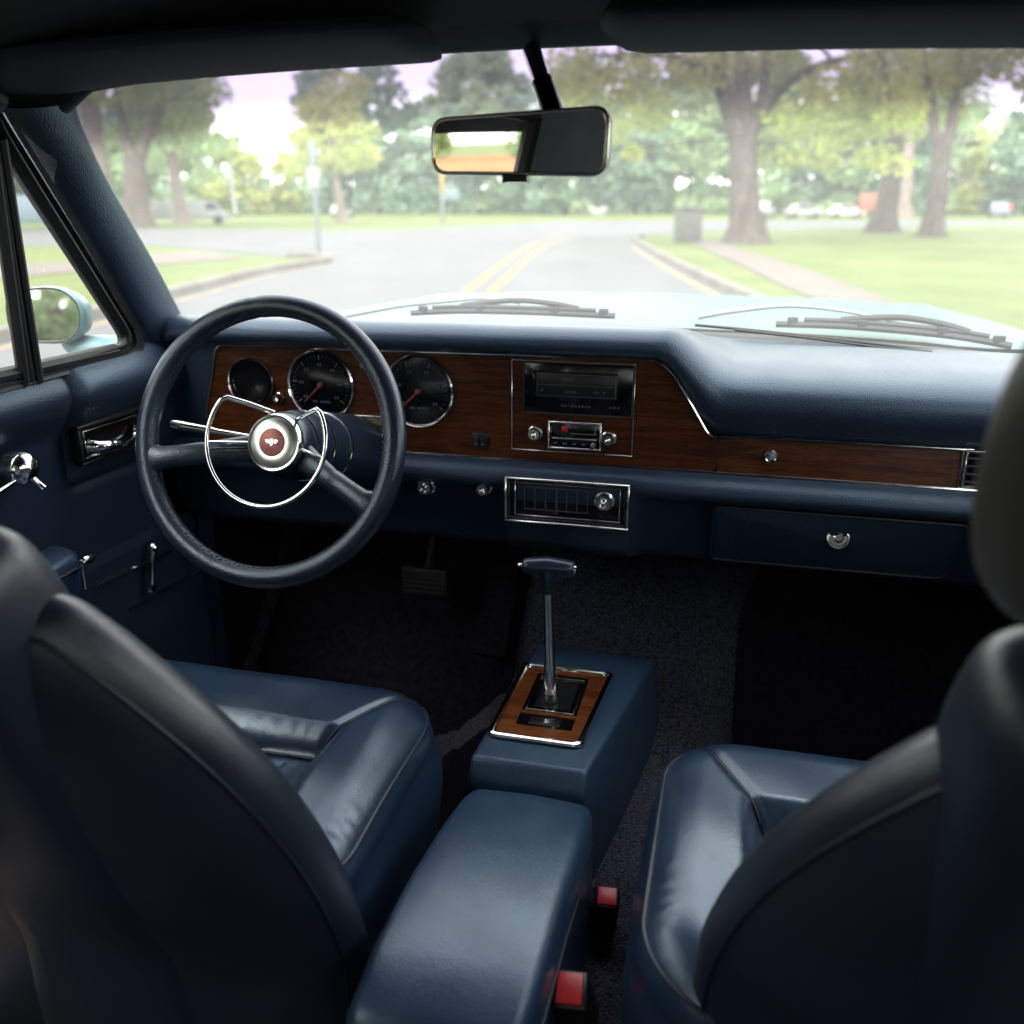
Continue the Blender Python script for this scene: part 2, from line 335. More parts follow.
CAR = V((XC, 1.0, 0.0))
def link(name, mb, mats, parent=None, origin=None, sharp=38, recalc=True):
    me = bpy.data.meshes.new(name)
    o3 = V(origin) if origin is not None else V((0, 0, 0))
    me.from_pydata([V(p) - o3 for p in mb.v], [], mb.f)
    for m in mats: me.materials.append(M[m] if isinstance(m, str) else m)
    me.polygons.foreach_set('material_index', mb.m)
    if recalc:
        bm = bmesh.new(); bm.from_mesh(me); bmesh.ops.recalc_face_normals(bm, faces=bm.faces[:]); bm.to_mesh(me); bm.free()
    me.polygons.foreach_set('use_smooth', [True] * len(me.polygons))
    if sharp: me.set_sharp_from_angle(angle=math.radians(sharp))
    ob = bpy.data.objects.new(name, me); C.objects.link(ob)
    if parent: ob.parent = parent
    return ob
def empty(name, loc, label, cat, group=None):
    o = bpy.data.objects.new(name, None); C.objects.link(o); o.location = loc; o.empty_display_size = 0.2
    o['label'] = label; o['category'] = cat
    if group: o['group'] = group
    return o
def tag(o, label, cat, group=None):
    o['label'] = label; o['category'] = cat
    if group: o['group'] = group
    return o
def struct(name, mb, mats, origin=None, sharp=38):
    o = link(name, mb, mats, None, None, sharp); o['kind'] = 'structure'; return o
car = empty('classic_car', CAR, 'classic car seen from its back seat, navy leather cabin, walnut dashboard and pale aqua bonnet', 'car')
def part(name, mb, mats, parent=None, label=None, sharp=38):
    """a part of the car (parent None) or a sub-part of a part; vertices are given in world metres."""
    o = link(name, mb, mats, parent or car, CAR, sharp)
    if label: o['label'] = label
    return o

# ================================================================== DASHBOARD
FY = 1.335                                                 # plane of the walnut fascia
# driver's cowl and passenger's pad as (y, z) profiles, from the windshield to the walnut
PD = [(1.70, .945), (1.62, .985), (1.50, 1.008), (1.40, 1.028), (1.345, 1.0345), (1.318, 1.031), (1.303, 1.020), (1.299, 1.008), (1.304, .998), (1.318, .991), (1.338, .988)]
PP = [(1.70, .945), (1.62, .985), (1.52, .990), (1.42, .983), (1.372, .974), (1.340, .962), (1.324, .945), (1.321, .925), (1.327, .905), (1.338, .888), (1.346, .879)]
mb = MB(); secs = []
PDs = catmull([V((0, *p)) for p in PD], 3); PPs = catmull([V((0, *p)) for p in PP], 3)
xs = [-.955, -.945, -.93, -.90, -.8, -.6, -.4, -.2, -.14] + [-.125 + .0125 * i for i in range(14)] + [.08, .15, .25, .35, .45, .545]
for x in xs:
    row = []
    for k, (a, b) in enumerate(zip(PDs, PPs)):
        q = k / (len(PDs) - 1)
        t = sstep(-.118 + .06 * (1 - q) ** 2, -.018 + .06 * (1 - q) ** 2, x)
        p = a.lerp(b, t)
        y, z = p.y, p.z
        e = max(0.0, (-.90 - x) / .055)                     # rounded left end
        y += .05 * e * e * (1 if y < 1.5 else 0); z -= .035 * e * e * (1 if q > .2 and z > .995 else 0)
        y -= 0.10 * ((x - XC) / .73) ** 2 * sstep(1.45, 1.62, y)   # follows the curved windshield
        row.append((x, y, z))
    secs.append(row)
mb.loft(secs)
dash = part('dashboard', mb, ['pad'], sharp=60)

# lower dash
mb = MB()
def low_prof(x):
    t = sstep(-.10, .0, x)
    d = [(1.347, .826), (1.326, .8205), (1.311, .812), (1.303, .800), (1.305, .788), (1.316, .779), (1.326, .770), (1.345, .690), (1.355, .675), (1.40, .664), (1.6, .664)]
    p = [(1.347, .826), (1.322, .8205), (1.306, .812), (1.298, .801), (1.299, .790), (1.310, .782), (1.326, .776), (1.352, .678), (1.362, .668), (1.42, .660), (1.6, .660)]
    return [(lerp(a[0], b[0], t), lerp(a[1], b[1], t)) for a, b in zip(d, p)]
secs = []
for x in [-.95, -.9, -.7, -.5, -.36, -.346, -.338, -.33, -.2, -.148, -.14, -.132, -.12, -.1, -.075, -.05, -.025, 0, .1, .3, .45, .545]:
    c = sstep(-.346, -.333, x) * (1 - sstep(-.146, -.12, x))   # the centre section stands a little proud
    cen = [(1.347, .826), (1.326, .8205), (1.315, .8165), (1.3085, .812), (1.306, .803), (1.306, .790), (1.307, .770), (1.315, .700), (1.328, .678), (1.40, .664), (1.6, .664)]
    secs.append([(x, lerp(y, q[0], c), lerp(z, q[1], c)) for (y, z), q in zip(low_prof(x), cen)])
mb.loft(secs)
part('lower_panel', mb, ['vinyl'], dash, sharp=50)

# walnut fascia: driver's panel and passenger's strip
def rounded(poly, r=0.01, n=4):
    out = []; N = len(poly)
    for i in range(N):
        p, a, b = V(poly[i]), V(poly[i - 1]), V(poly[(i + 1) % N])
        da, db = (a - p), (b - p); rr = min(r, da.length * .45, db.length * .45)
        s0, s1 = p + da.normalized() * rr, p + db.normalized() * rr
        for k in range(n + 1):
            t = k / n; out.append((1 - t) ** 2 * s0 + 2 * t * (1 - t) * p + t * t * s1)
    return out
mb = MB()
pan = [V((-.880, 0, .823)), V((-.872, 0, .862)), V((-.838, 0, .986)), V((-.118, 0, .990)), V((-.090, 0, .972)), V((-.034, 0, .882)), V((-.018, 0, .8765)), V((-.018, 0, .823))]
outl = rounded([V((p.x, FY, p.z)) for p in pan], .016)
mb.prism(outl, (0, .02, 0))
strip = [(-.0178, FY + .001, .8225), (-.0178, FY + .001, .8765), (.03, FY + .009, .877), (.317, FY + .009, .877), (.317, FY - .001, .8235), (.03, FY - .001, .8235)]
mb.add(strip + [(x, 1.37, z) for x, y, z in strip], [[0, 1, 2, 5], [2, 3, 4, 5], [1, 7, 8, 2], [2, 8, 9, 3], [0, 5, 11, 6], [5, 4, 10, 11], [3, 9, 10, 4]])
fascia = part('wood_fascia', mb, ['wood'], dash, sharp=30)
mb = MB()
edge = [V((p.x, FY - .002, p.z)) for p in outl]
k0 = min(range(len(edge)), key=lambda i: (edge[i] - V((-.872, FY, .862))).length)
k1 = min(range(len(edge)), key=lambda i: (edge[i] - V((-.018, FY, .8765))).length)
top = edge[k0:k1]
mb.tube(top + [V((.0, FY, .8785)), V((.03, FY + .006, .879)), V((.33, FY + .006, .879))], .0021, 8)
mb.tube([(-.88, FY - .003, .8235), (-.2, FY - .003, .8235), (-.03, FY - .003, .8235), (.03, FY - .004, .8235), (.365, FY - .004, .8235)], .0024, 8)
mb.tube([(.317, FY + .004, .879), (.317, FY - .002, .824)], .0022, 8)
part('chrome_trim', mb, ['chrome'], dash)

# dials
def dial(x, z, r, needle, marks, blank=False):
    mb = MB(); c = V((x, FY, z)); ax = (0, -1, 0)
    mb.lathe(c, ax, [(r * 1.0, .0005), (r * 1.045, .004), (r * 1.01, .0065), (r * .965, .004), (r * .955, .001)], 56, 0)
    mb.lathe(c, ax, [(r * .957, .0012), (r * .5, .0010), (0, .001)], 48, 1)
    def P(a, q, h): return c + V((q * math.sin(a), -h, q * math.cos(a)))
    if blank:
        mb.lathe(c, ax, [(r * .80, .0012), (r * .83, .003), (r * .86, .0012)], 48, 1)
    for k in range(marks):
        a = math.radians(lerp(-125, 125, k / (marks - 1))); big = k % 5 == 0
        d = V((math.cos(a), 0, -math.sin(a))) * (.0007 if big else .0004)
        i, o = P(a, r * (.74 if big else .81), .0022), P(a, r * .87, .0022)
        mb.add([i - d, i + d, o + d, o - d], [[0, 1, 2, 3]], 3 if big else 4)
        if big:                                            # numerals are no longer readable: worn flecks
            q = P(a, r * .60, .0022)
            for e in (-.0022, .0022):
                mb.add([q + V((e - .0013, 0, -.0024)), q + V((e + .0013, 0, -.0024)), q + V((e + .0013, 0, .0022)), q + V((e - .0013, 0, .0022))], [[0, 1, 2, 3]], 4)
    if not blank:
        mb.lathe(c, ax, [(.0045, .001), (.0045, .006), (.003, .008), (0, .008)], 20, 5)
        a = math.radians(needle); d = V((math.cos(a), 0, -math.sin(a)))
        mb.add([P(a, 0, .0055) - d * .0014, P(a, 0, .0055) + d * .0014, P(a, r * .72, .0055) + d * .0005, P(a, r * .72, .0055) - d * .0005], [[0, 1, 2, 3]], 2)
        for e in (-3, -2, 0, 1, 2, 3):
            mb.add([c + V((e * .0045 - .0015, -.0022, -r * .52)), c + V((e * .0045 + .0018, -.0022, -r * .52)), c + V((e * .0045 + .0018, -.0022, -r * .45)), c + V((e * .0045 - .0015, -.0022, -r * .45))], [[0, 1, 2, 3]], 4)
    return mb
dm = ['chrome', 'gloss', 'needle', 'mark', 'dim', 'copper']
part('gauge', dial(-.780, .926, .040, 0, 0, True), dm, dash, 'small blank dark dial in a thin bezel')
part('gauge', dial(-.655, .927, .056, -134, 31), dm, dash, 'round dial with red needle partly behind the wheel')
part('gauge', dial(-.487, .925, .056, -134, 26), dm, dash, 'round dial with red needle right of the wheel')

def knob(x, z, r, y=FY, depth=.016, mats=(0, 1)):
    mb = MB(); c = V((x, y, z))
    mb.lathe(c, (0, -1, 0), [(r * 1.25, 0), (r * 1.25, .002), (r, .003), (r, depth * .7), (r * .9, depth), (r * .62, depth), (r * .55, depth * .8), (r * .3, depth * .85), (0, depth * 1.02)], 28, mats[0])
    for k in range(14):
        a = 2 * PI * k / 14; p = c + V((r * math.cos(a), -depth * .35, r * math.sin(a)))
        mb.box(p - V((.0006, depth * .3, .0006)), p + V((.0006, depth * .3, .0006)), 0, mats[1])
    return mb
# radio stack
mb = MB()
def rect_frame(mb, x0, z0, x1, z1, y, w, d, mat):
    for a, b in (((x0, z0), (x1, z0 + w)), ((x0, z1 - w), (x1, z1)), ((x0, z0 + w), (x0 + w, z1 - w)), ((x1 - w, z0 + w), (x1, z1 - w))):
        mb.box((a[0], y - d, a[1]), (b[0], y, b[1]), min(w, d) * .3, mat, seg=1)
rect_frame(mb, -.335, .840, -.145, .982, FY + .001, .0017, .004, 0)
mb.box((-.314, FY - .004, .9025), (-.1475, FY + .004, .978), .0015, 1)
rect_frame(mb, -.316, .9005, -.1475, .980, FY + .001, .0012, .006, 2)
part('radio_surround', mb, ['steel', 'gloss', 'dim'], dash)
mb = MB()
mb.box((-.296, FY - .011, .928), (-.170, FY - .003, .966), .002, 0)
rect_frame(mb, -.293, .930, -.172, .964, FY - .0108, .0010, .0012, 2)
mb.box((-.300, FY - .014, .932), (-.2955, FY - .004, .966), .001, 1)
mb.box((-.174, FY - .013, .932), (-.1725, FY - .009, .962), .0004, 2)
mb.box((-.29, FY - .0118, .9465), (-.176, FY - .0108, .9472), 0, 3)
for (x, z, w, h) in [(-.245, .956, .020, .006), (-.283, .956, .007, .003), (-.276, .954, .004, .002), (-.198, .956, .003, .002), (-.188, .956, .003, .002), (-.284, .938, .006, .003), (-.241, .937, .018, .0035), (-.201, .938, .008, .003), (-.189, .938, .006, .003)]:
    n = max(1, int(w / .0035))
    for k in range(n):
        x0 = x - w / 2 + k * w / n; mb.box((x0, FY - .0116, z - h / 2), (x0 + w / n * .66, FY - .0109, z + h / 2), 0, 3)
for k in range(9):
    x0 = -.256 + k * .0052; mb.box((x0, FY - .0046, .9125), (x0 + .0034, FY - .0036, .9125 + (.003 if k % 3 else .0042)), 0, 3)
for k in range(3): mb.box((-.182 + k * .006, FY - .0046, .9135), (-.179 + k * .006, FY - .0036, .9165), 0, 3)
part('cassette_player', mb, ['black', 'gloss', 'dim', 'dim'], dash)
mb = MB()
mb.box((-.2735, FY - .010, .8495), (-.1935, FY + .004, .890), .0025, 0)
rect_frame(mb, -.275, .848, -.192, .8915, FY + .001, .003, .013, 1)
mb.box((-.268, FY - .0128, .864), (-.199, FY - .0095, .8665), .0006, 1)
mb.box((-.2535, FY - .0112, .876), (-.2445, FY - .0098, .884), .0003, 2)
mb.box((-.24, FY - .0108, .8725), (-.2, FY - .0098, .8735), 0, 3)
for z, xs_ in ((.8805, (-.270, -.2015)), (.875, (-.270, -.2015))):
    for x in xs_: mb.box((x - .0015, FY - .011, z - .0015), (x + .0015, FY - .0098, z + .0015), 0, 3)
for k in range(4): mb.box((-.268 + k * .0145, FY - .0118, .8535), (-.2575 + k * .0145, FY - .0095, .8605), .0006, 0); mb.box((-.2655 + k * .0145, FY - .0124, .8565), (-.260 + k * .0145, FY - .0117, .858), 0, 3)
mb.lathe((-.204, FY - .009, .857), (0, -1, 0), [(.0045, 0), (.004, .005), (0, .0055)], 18, 1)
part('car_radio', mb, ['gloss', 'steel', 'red', 'mark'], dash)
for x, z in ((-.2965, .869), (-.1815, .867)): part('radio_knob', knob(x, z, .0092), ['steel', 'black'], dash)
mb = MB(); mb.box((-.399, FY - .002, .838), (-.372, FY + .004, .863), .001, 0); mb.box((-.395, FY - .007, .844), (-.387, FY, .857), .001, 0); mb.box((-.385, FY - .007, .844), (-.377, FY, .857), .001, 0)
mb.box((-.394, FY - .0078, .846), (-.389, FY - .0068, .8475), 0, 1); mb.box((-.384, FY - .0078, .846), (-.379, FY - .0068, .8475), 0, 1)
part('rocker_switch', mb, ['black', 'mark'], dash)
part('fascia_knob', knob(-.577, .964, .005, depth=.010), ['chrome', 'black'], dash)
part('fascia_knob', knob(-.731, .903, .0068, depth=.014), ['chrome', 'black'], dash)
mb = MB(); mb.box((-.612, FY - .004, .852), (-.548, FY + .002, .880), .0015, 0); rect_frame(mb, -.614, .850, -.546, .882, FY + .001, .003, .007, 1)
mb.box((-.5835, FY - .0048, .853), (-.5820, FY - .0035, .879), 0, 2); mb.box((-.609, FY - .0048, .865), (-.551, FY - .0036, .8665), 0, 2)
part('warning_lamp_panel', mb, ['clock', 'steel', 'black'], dash)
part('wood_button', MB().lathe((.058, FY + .004, .854), (0, -1, 0), [(.010, 0), (.010, .005), (.0085, .007), (.0075, .005), (.007, .003), (0, .0035)], 28, 0), ['steel'], dash)
for x, z, r in ((-.471, .776, .0125), (-.373, .781, .0095)): part('dash_knob', knob(x, z, r, 1.314, .014 if r > .01 else .02), ['chrome', 'black'], dash)
# air vent under the radio
mb = MB(); vy = 1.3065
rect_frame(mb, -.337, .733, -.142, .806, vy, .0035, .012, 0)
rect_frame(mb, -.3335, .7365, -.1455, .8025, vy + .001, .004, .009, 2)
rect_frame(mb, -.3225, .742, -.1565, .797, vy + .004, .0016, .008, 0)
mb.box((-.332, vy + .001, .738), (-.147, vy + .006, .801), 0, 1)
for k in range(7): mb.box((-.307 + k * .0165, vy - .001, .752), (-.3058 + k * .0165, vy + .002, .788), 0, 3)
for z in (.752, .788): mb.box((-.307, vy - .0015, z), (-.205, vy + .002, z + .0012), 0, 3)
mb.box((-.2565, vy - .002, .748), (-.2545, vy + .002, .793), 0, 3)
vent = part('air_vent', mb, ['steel', 'gloss', 'black', 'dim'], dash)
part('vent_knob', knob(-.1815, .775, .0125, vy + .002, .016), ['steel', 'black'], dash)
# right end vent
mb = MB(); rect_frame(mb, .320, .822, .400, .880, FY + .006, .0035, .009, 0); mb.box((.322, FY + .004, .825), (.398, FY + .008, .877), 0, 1)
for k in range(4): mb.box((.3245, FY - .001, .833 + k * .0115), (.396, FY + .004, .8345 + k * .0115), 0, 2)
part('air_vent', mb, ['steel', 'gloss', 'dim'], dash)
# glove box
mb = MB()
gb = rounded([V((-.018, 1.3150, .7765)), V((.335, 1.3150, .7765)), V((.318, 1.3435, .682)), V((-.018, 1.3435, .682))], .012)
mb.prism(gb, (0, .02, .004), .0025)
mb.tube([p + V((0, -.0005, 0)) for p in gb], .0022, 6, True, 1)
part('glovebox_door', mb, ['vinyl', 'piping'], dash, sharp=50)
mb = MB(); c = V((.164, 1.3255, .739)); ax = V((0, -1, .28))
mb.lathe(c, ax, [(.0155, 0), (.016, .003), (.0135, .0035), (.012, .001), (.0075, .001), (.0075, .008), (.005, .010), (.003, .008), (0, .008)], 32, 0)
part('glovebox_lock', mb, ['steel'], dash)
# defroster slot and its dark trim
mb = MB()
tr = [aty(695, 325, 1.595), aty(760, 331, 1.59), aty(850, 341, 1.57), aty(935, 351, 1.53)]
mb.tube(catmull(tr, 6), [.004] * 19, 8, flat=.6)
tr = [aty(735, 330, 1.575), aty(800, 337, 1.56), aty(870, 346, 1.54), aty(932, 352, 1.51)]
mb.tube(catmull(tr, 6), [.0035] * 19, 8, flat=.6)
part('defroster_slot', mb, ['rubber'], dash)

# ================================================================== STEERING WHEEL
WC = V((-.611, 1.07, .900)); T = math.radians(18.7)
NA = V((0, -math.cos(T), math.sin(T))); UA = V((1, 0, 0)); VA = V((0, math.sin(T), math.cos(T)))
def wp(a, r, h=0.0): return WC + UA * (r * math.cos(a)) + VA * (r * math.sin(a)) + NA * h
RR, rr = .1845, .0152
mb = MB(); n = 160; seg = 18; secs = []
for i in range(n + 1):
    a = 2 * PI * i / n; sec = []
    for k in range(seg):
        b = 2 * PI * k / seg
        g = 1 + .05 * math.sin(a * 24) * (1 if math.sin(b) < -.5 else 0)
        for sa in (math.radians(252), math.radians(100)):
            if abs(a - sa) < .02: g *= .955
        sec.append(wp(a, RR + rr * g * math.cos(b), rr * g * math.sin(b)))
    secs.append(sec)
mb.loft(secs, closed=True)
wheel = part('steering_wheel', mb, ['rim'], sharp=0)
mb = MB()                                                   # lacing along the inner face
for i in range(150):
    a = 2 * PI * i / 150; b = math.radians(142 if i % 2 else 150)
    p = wp(a, RR + rr * 1.0 * math.cos(b), rr * math.sin(b)); q = wp(a + .022, RR + rr * 1.02 * math.cos(b + .16), rr * 1.02 * math.sin(b + .16))
    mb.tube([p, q], .0009, 5)
part('stitching', mb, ['thread'], wheel)
for ang in (191.5, -26.0):
    a = math.radians(ang); mb = MB(); d = UA * math.cos(a) + VA * math.sin(a); w = -UA * math.sin(a) + VA * math.cos(a)
    secs = []
    for t, wd, th, h in ((.030, .022, .012, -.046), (.06, .0185, .011, -.034), (.098, .0160, .0105, -.018), (.102, .0148, .0095, -.016), (.106, .0160, .0105, -.015), (.140, .0155, .0105, -.006), (.160, .0165, .0115, 0), (.172, .022, .0125, 0), (.181, .031, .0115, 0)):
        secs.append([WC + d * t + w * (wd * math.cos(k * PI / 8)) + NA * (h + th * math.sin(k * PI / 8)) for k in range(16)])
    mb.loft(secs, closed=True, cap=True)
    part('spoke', mb, ['rim'], wheel)
HC = WC + NA * .022
mb = MB()
mb.lathe(WC, NA, [(.030, -.100), (.043, -.090), (.0475, -.06), (.0465, -.045), (.043, -.034), (.041, -.028), (.038, -.026)], 48, 0)
part('hub', mb, ['column'], wheel)
mb = MB()
mb.lathe(WC, NA, [(.037, -.030), (.0415, -.027), (.0415, -.022), (.0385, -.0175), (.036, -.018), (.0355, -.021)], 56, 0)
mb.lathe(WC, NA, [(.0362, -.0215), (.0345, -.0215), (.0342, -.0185), (.0335, -.0178), (.0195, -.0150), (.0190, -.0152)], 64, 1)
mb.lathe(WC, NA, [(.0362, -.0212), (.0343, -.0212)], 48, 2)
part('horn_button', mb, ['chrome', 'face', 'gloss'], wheel)
mb = MB(); mb.lathe(WC, NA, [(.0190, -.0165), (.0186, -.0148), (.010, -.0138), (0, -.0135)], 40, 0)
def em(x, y, h): return WC + UA * x + VA * y + NA * (h - .040)
for pts in ([(-.010, .0035), (-.0045, .0045), (-.003, .0005), (-.006, -.002), (-.0085, .0005)], [(.010, .0035), (.0045, .0045), (.003, .0005), (.006, -.002), (.0085, .0005)], [(-.0025, .005), (.0025, .005), (.003, -.001), (0, -.0055), (-.003, -.001)]):
    mb.prism([em(x, y, .0260) for x, y in pts], NA * .0012, .0003, 1, 1)
for k in range(5): mb.box(em(-.007 + k * .003, -.0095, .0258) - V((.0008, .0004, .0007)), em(-.007 + k * .003, -.0095, .0262) + V((.0008, .0004, .0007)), 0, 1)
part('emblem', mb, ['copper', 'chrome'], wheel, 'copper coloured round emblem with a small silver winged crest')
mb = MB()                                                   # chrome horn ring, open D shape
rh = .0885; a0, a1 = math.radians(139), math.radians(393)
arc = [wp(lerp(a0, a1, k / 60), rh, .004) for k in range(61)]
cl, cr_ = wp(a0, rh, .004), wp(a1, rh, .004)
end_l, end_r = WC + UA * -.008 + VA * .042 + NA * -.030, WC + UA * .026 + VA * .036 + NA * -.032
path = [end_l, end_l.lerp(cl, .5) + VA * .001, end_l.lerp(cl, .93)] + arc[1:-1] + [end_r.lerp(cr_, .93), end_r.lerp(cr_, .4), end_r]
mb.tube(path, .0034, 10)
for ang, off in ((186, .006), (186, -.002), (-14, .003)):
    a = math.radians(ang); w = -UA * math.sin(a) + VA * math.cos(a)
    mb.tube([wp(a, .038, -.026) + w * off, wp(a, rh, .003) + w * (off * 1.2)], .0026, 8)
part('horn_ring', mb, ['chrome'], wheel)
# column
mb = MB(); CE = V((-.60, 1.345, .815)); ca = (CE - WC).normalized(); L = (CE - WC).length
mb.lathe(WC, ca, [(.028, .045), (.047, .06), (.050, .075), (.0505, .10), (.0485, .101), (.0485, .106), (.0515, .107), (.053, .15), (.0515, .151), (.0515, .155), (.055, .156), (.058, .21), (.060, L)], 48, 0)
for h, r in ((.1035, .0505), (.153, .0535)): mb.tube([WC + ca * h + (frame_of(ca)[0] * math.cos(t) + frame_of(ca)[1] * math.sin(t)) * r for t in [2 * PI * k / 48 for k in range(48)]], .0012, 6, True, 1)
col = part('steering_column', mb, ['column', 'chrome'])
mb = MB(); p0 = aty(172, 424, 1.12); p1 = WC + ca * .085
mb.tube([p0, p0.lerp(p1, .09), p0.lerp(p1, .11), p0.lerp(p1, .32), p0.lerp(p1, .36), p1], [.0062, .0068, .0062, .0055, .0042, .0042], 12)
part('turn_signal_lever', mb, ['chrome'], col)

# ================================================================== CENTRE CONSOLE
mb = MB()
zt = .500
vs = [(-.310, .985, .470), (-.147, .985, .470), (-.309, 1.000, zt), (-.150, 1.000, zt), (-.292, 1.355, zt - .002), (-.094, 1.335, zt - .002), (-.290, 1.385, .465), (-.090, 1.365, .465),
      (-.318, .975, .25), (-.128, .975, .25), (-.300, 1.42, .25), (-.070, 1.40, .25)]
fs = [[2, 3, 5, 4], [0, 1, 3, 2], [4, 5, 7, 6], [0, 2, 4, 6, 10, 8], [1, 9, 11, 7, 5, 3], [8, 9, 1, 0], [6, 7, 11, 10], [8, 10, 11, 9]]
mb.solid(vs, fs, .008, 0, 3)
console = part('centre_console', mb, ['console'], sharp=50)
mb = MB(); secs = []                                        # padded armrest
for y, zt_, w0, w1, dz in ((.560, .478, -.292, -.150, .02), (.566, .497, -.300, -.142, .02), (.585, .510, -.306, -.136, .02), (.65, .519, -.308, -.132, .02), (.75, .520, -.306, -.130, .02), (.85, .512, -.302, -.128, .02), (.915, .502, -.298, -.128, .02), (.945, .492, -.294, -.132, .02), (.960, .475, -.290, -.138, .02), (.966, .440, -.286, -.142, .02)):
    c = (w0 + w1) / 2; h = (w1 - w0) / 2; sec = []
    prof = [(-.97, -.235), (-1.0, -.12), (-1.0, -.045), (-.985, -.018), (-.93, -.006), (-.82, -.0015), (-.55, 0), (0, .002), (.55, 0), (.82, -.0015), (.93, -.006), (.985, -.018), (1.0, -.045), (1.0, -.12), (.97, -.235)]
    secs.append([(c + u * h + (.012 * (-d - .1) / .13 * (1 if u > 0 else -1) if d < -.1 else 0), y, max(.22, zt_ + d)) for u, d in prof])
mb.loft(secs, cap=True)
part('armrest', mb, ['leather'], console, sharp=60)
mb = MB(); sl = secs
mb.tube([V(sl[1][2]) + V((-.001, 0, -.012)), V(sl[0][3]) + V((0, -.003, -.012)), V(sl[0][6]) + V((0, -.004, -.03)), V(sl[0][8]) + V((0, -.004, -.03)), V(sl[0][11]) + V((0, -.003, -.012)), V(sl[1][12]) + V((.001, 0, -.006))] + [V(s[12]) + V((.0005, 0, -.01)) for s in sl[2:]], .0022, 6)
part('lid_seam', mb, ['piping'], console)
# shift plate
px0, px1, py0, py1, pz = -.297, -.166, 1.052, 1.262, zt + .0015
mb = MB()
ol = rounded([V((px0, py0, pz)), V((px1 - .003, py0, pz)), V((px1 + .012, py1, pz)), V((px0 + .004, py1, pz))], .012, 5)
mb.tube([p + V((0, 0, .0025)) for p in ol], .0042, 8, True, 0)
il = [V((-.228, 1.155, pz)) + (p - V((-.228, 1.155, pz))) * .945 for p in ol]
mb.tube([p + V((0, 0, .0025)) for p in il], .0018, 6, True, 0)
plate = part('shift_plate_frame', mb, ['chrome'], console)
def hole_plate(outer, inner, z, mat, mb):
    n = len(outer); mb.add([(*p, z) for p in outer] + [(*p, z) for p in inner], [[i, (i + 1) % n, n + (i + 1) % n, n + i] for i in range(n)], mat)
mb = MB()
def rect_samples(x0, y0, x1, y1, n):
    out = []
    cs = [(x0, y0), (x1, y0), (x1, y1), (x0, y1)]
    for i in range(4):
        a, b = cs[i], cs[(i + 1) % 4]
        out += [(lerp(a[0], b[0], k / n), lerp(a[1], b[1], k / n)) for k in range(n)]
    return out
ox0, oy0, ox1, oy1 = px0 + .007, py0 + .007, px1 + .000, py1 - .007
outer = rect_samples(ox0, oy0, ox1, oy1, 8)
outer = [(x + (.008 * (y - oy0) / (oy1 - oy0) if x > -.22 else 0), y) for x, y in outer]
hole_plate(outer, rect_samples(-.267, 1.085, -.186, 1.238, 8), pz + .003, 0, mb)
mb.box((-.267, 1.118, pz + .0005), (-.186, 1.126, pz + .0030), .0005, 0)
part('walnut_insert', mb, ['wood_light'], console)
mb = MB()
mb.box((-.268, 1.084, pz + .0003), (-.185, 1.239, pz + .001), 0, 0)
mb.box((-.252, 1.140, pz + .001), (-.199, 1.218, pz + .0018), 0, 1)
mb.box((-.250, 1.093, pz + .001), (-.205, 1.112, pz + .002), .0008, 1)
mb.lathe((-.226, 1.102, pz + .002), (0, 0, 1), [(.005, 0), (.005, .001), (0, .0012)], 14, 2)
rect_frame_z = [(-.262, 1.0855), (-.192, 1.2145)]
for a, b in (((-.263, 1.128), (-.191, 1.1305)), ((-.2625, 1.130), (-.2605, 1.230)), ((-.1925, 1.130), (-.1905, 1.230)), ((-.2605, 1.228), (-.1925, 1.230))):
    mb.box((a[0], a[1], pz + .001), (b[0], b[1], pz + .004), .0005, 2)
part('shift_gate', mb, ['gloss', 'black', 'steel'], console)
mb = MB(); b0 = V((-.232, 1.165, pz)); b1 = V((-.243, 1.185, .688))
mb.lathe(b0, b1 - b0, [(.016, 0), (.0155, .006), (.010, .012)], 20, 1)
mb.tube([b0, b0.lerp(b1, .3), b0.lerp(b1, .33), b1], [.0098, .0090, .0075, .0068], 16, mat=2)
lever = part('gear_lever', mb, ['chrome', 'black', 'steel'])
mb = MB(); hc = V((-.243, 1.188, .706)); hx = V((.9962, .087, -.02)).normalized()
mb.lathe(b1 + V((0, 0, -.006)), V((0, 0, 1)), [(.0085, -.016), (.0100, -.013), (.0105, -.004), (.0125, .006), (.0165, .016), (.019, .024)], 20, 0)
secs = []
for t, rv, rh_ in ((-.0375, .0085, .0085), (-.035, .0115, .0115), (-.026, .0128, .0128), (-.012, .0148, .0138), (0, .0160, .0142), (.012, .0148, .0138), (.026, .0130, .0128), (.035, .0120, .0120), (.0375, .0095, .0095)):
    secs.append([hc + hx * t + V((0, 1, 0)) * (rh_ * math.cos(k * PI / 10)) + V((0, 0, 1)) * (rv * math.sin(k * PI / 10) * (1.25 if math.sin(k * PI / 10) < 0 and abs(t) < .02 else 1)) for k in range(20)])
mb.loft(secs, closed=True, cap=True)
part('handle', mb, ['column'], lever, sharp=60)
mb = MB()
mb.lathe(hc + hx * .0372, hx, [(.0065, 0), (.0065, .003), (.0045, .0045), (.0025, .003), (0, .003)], 18, 0)
part('end_cap', mb, ['chrome'], lever); mb = MB()
mb.lathe(hc - hx * .0372, -hx, [(.0035, 0), (.0035, .006), (.002, .008), (0, .008)], 14, 0)
part('release_button', mb, ['chrome'], lever)

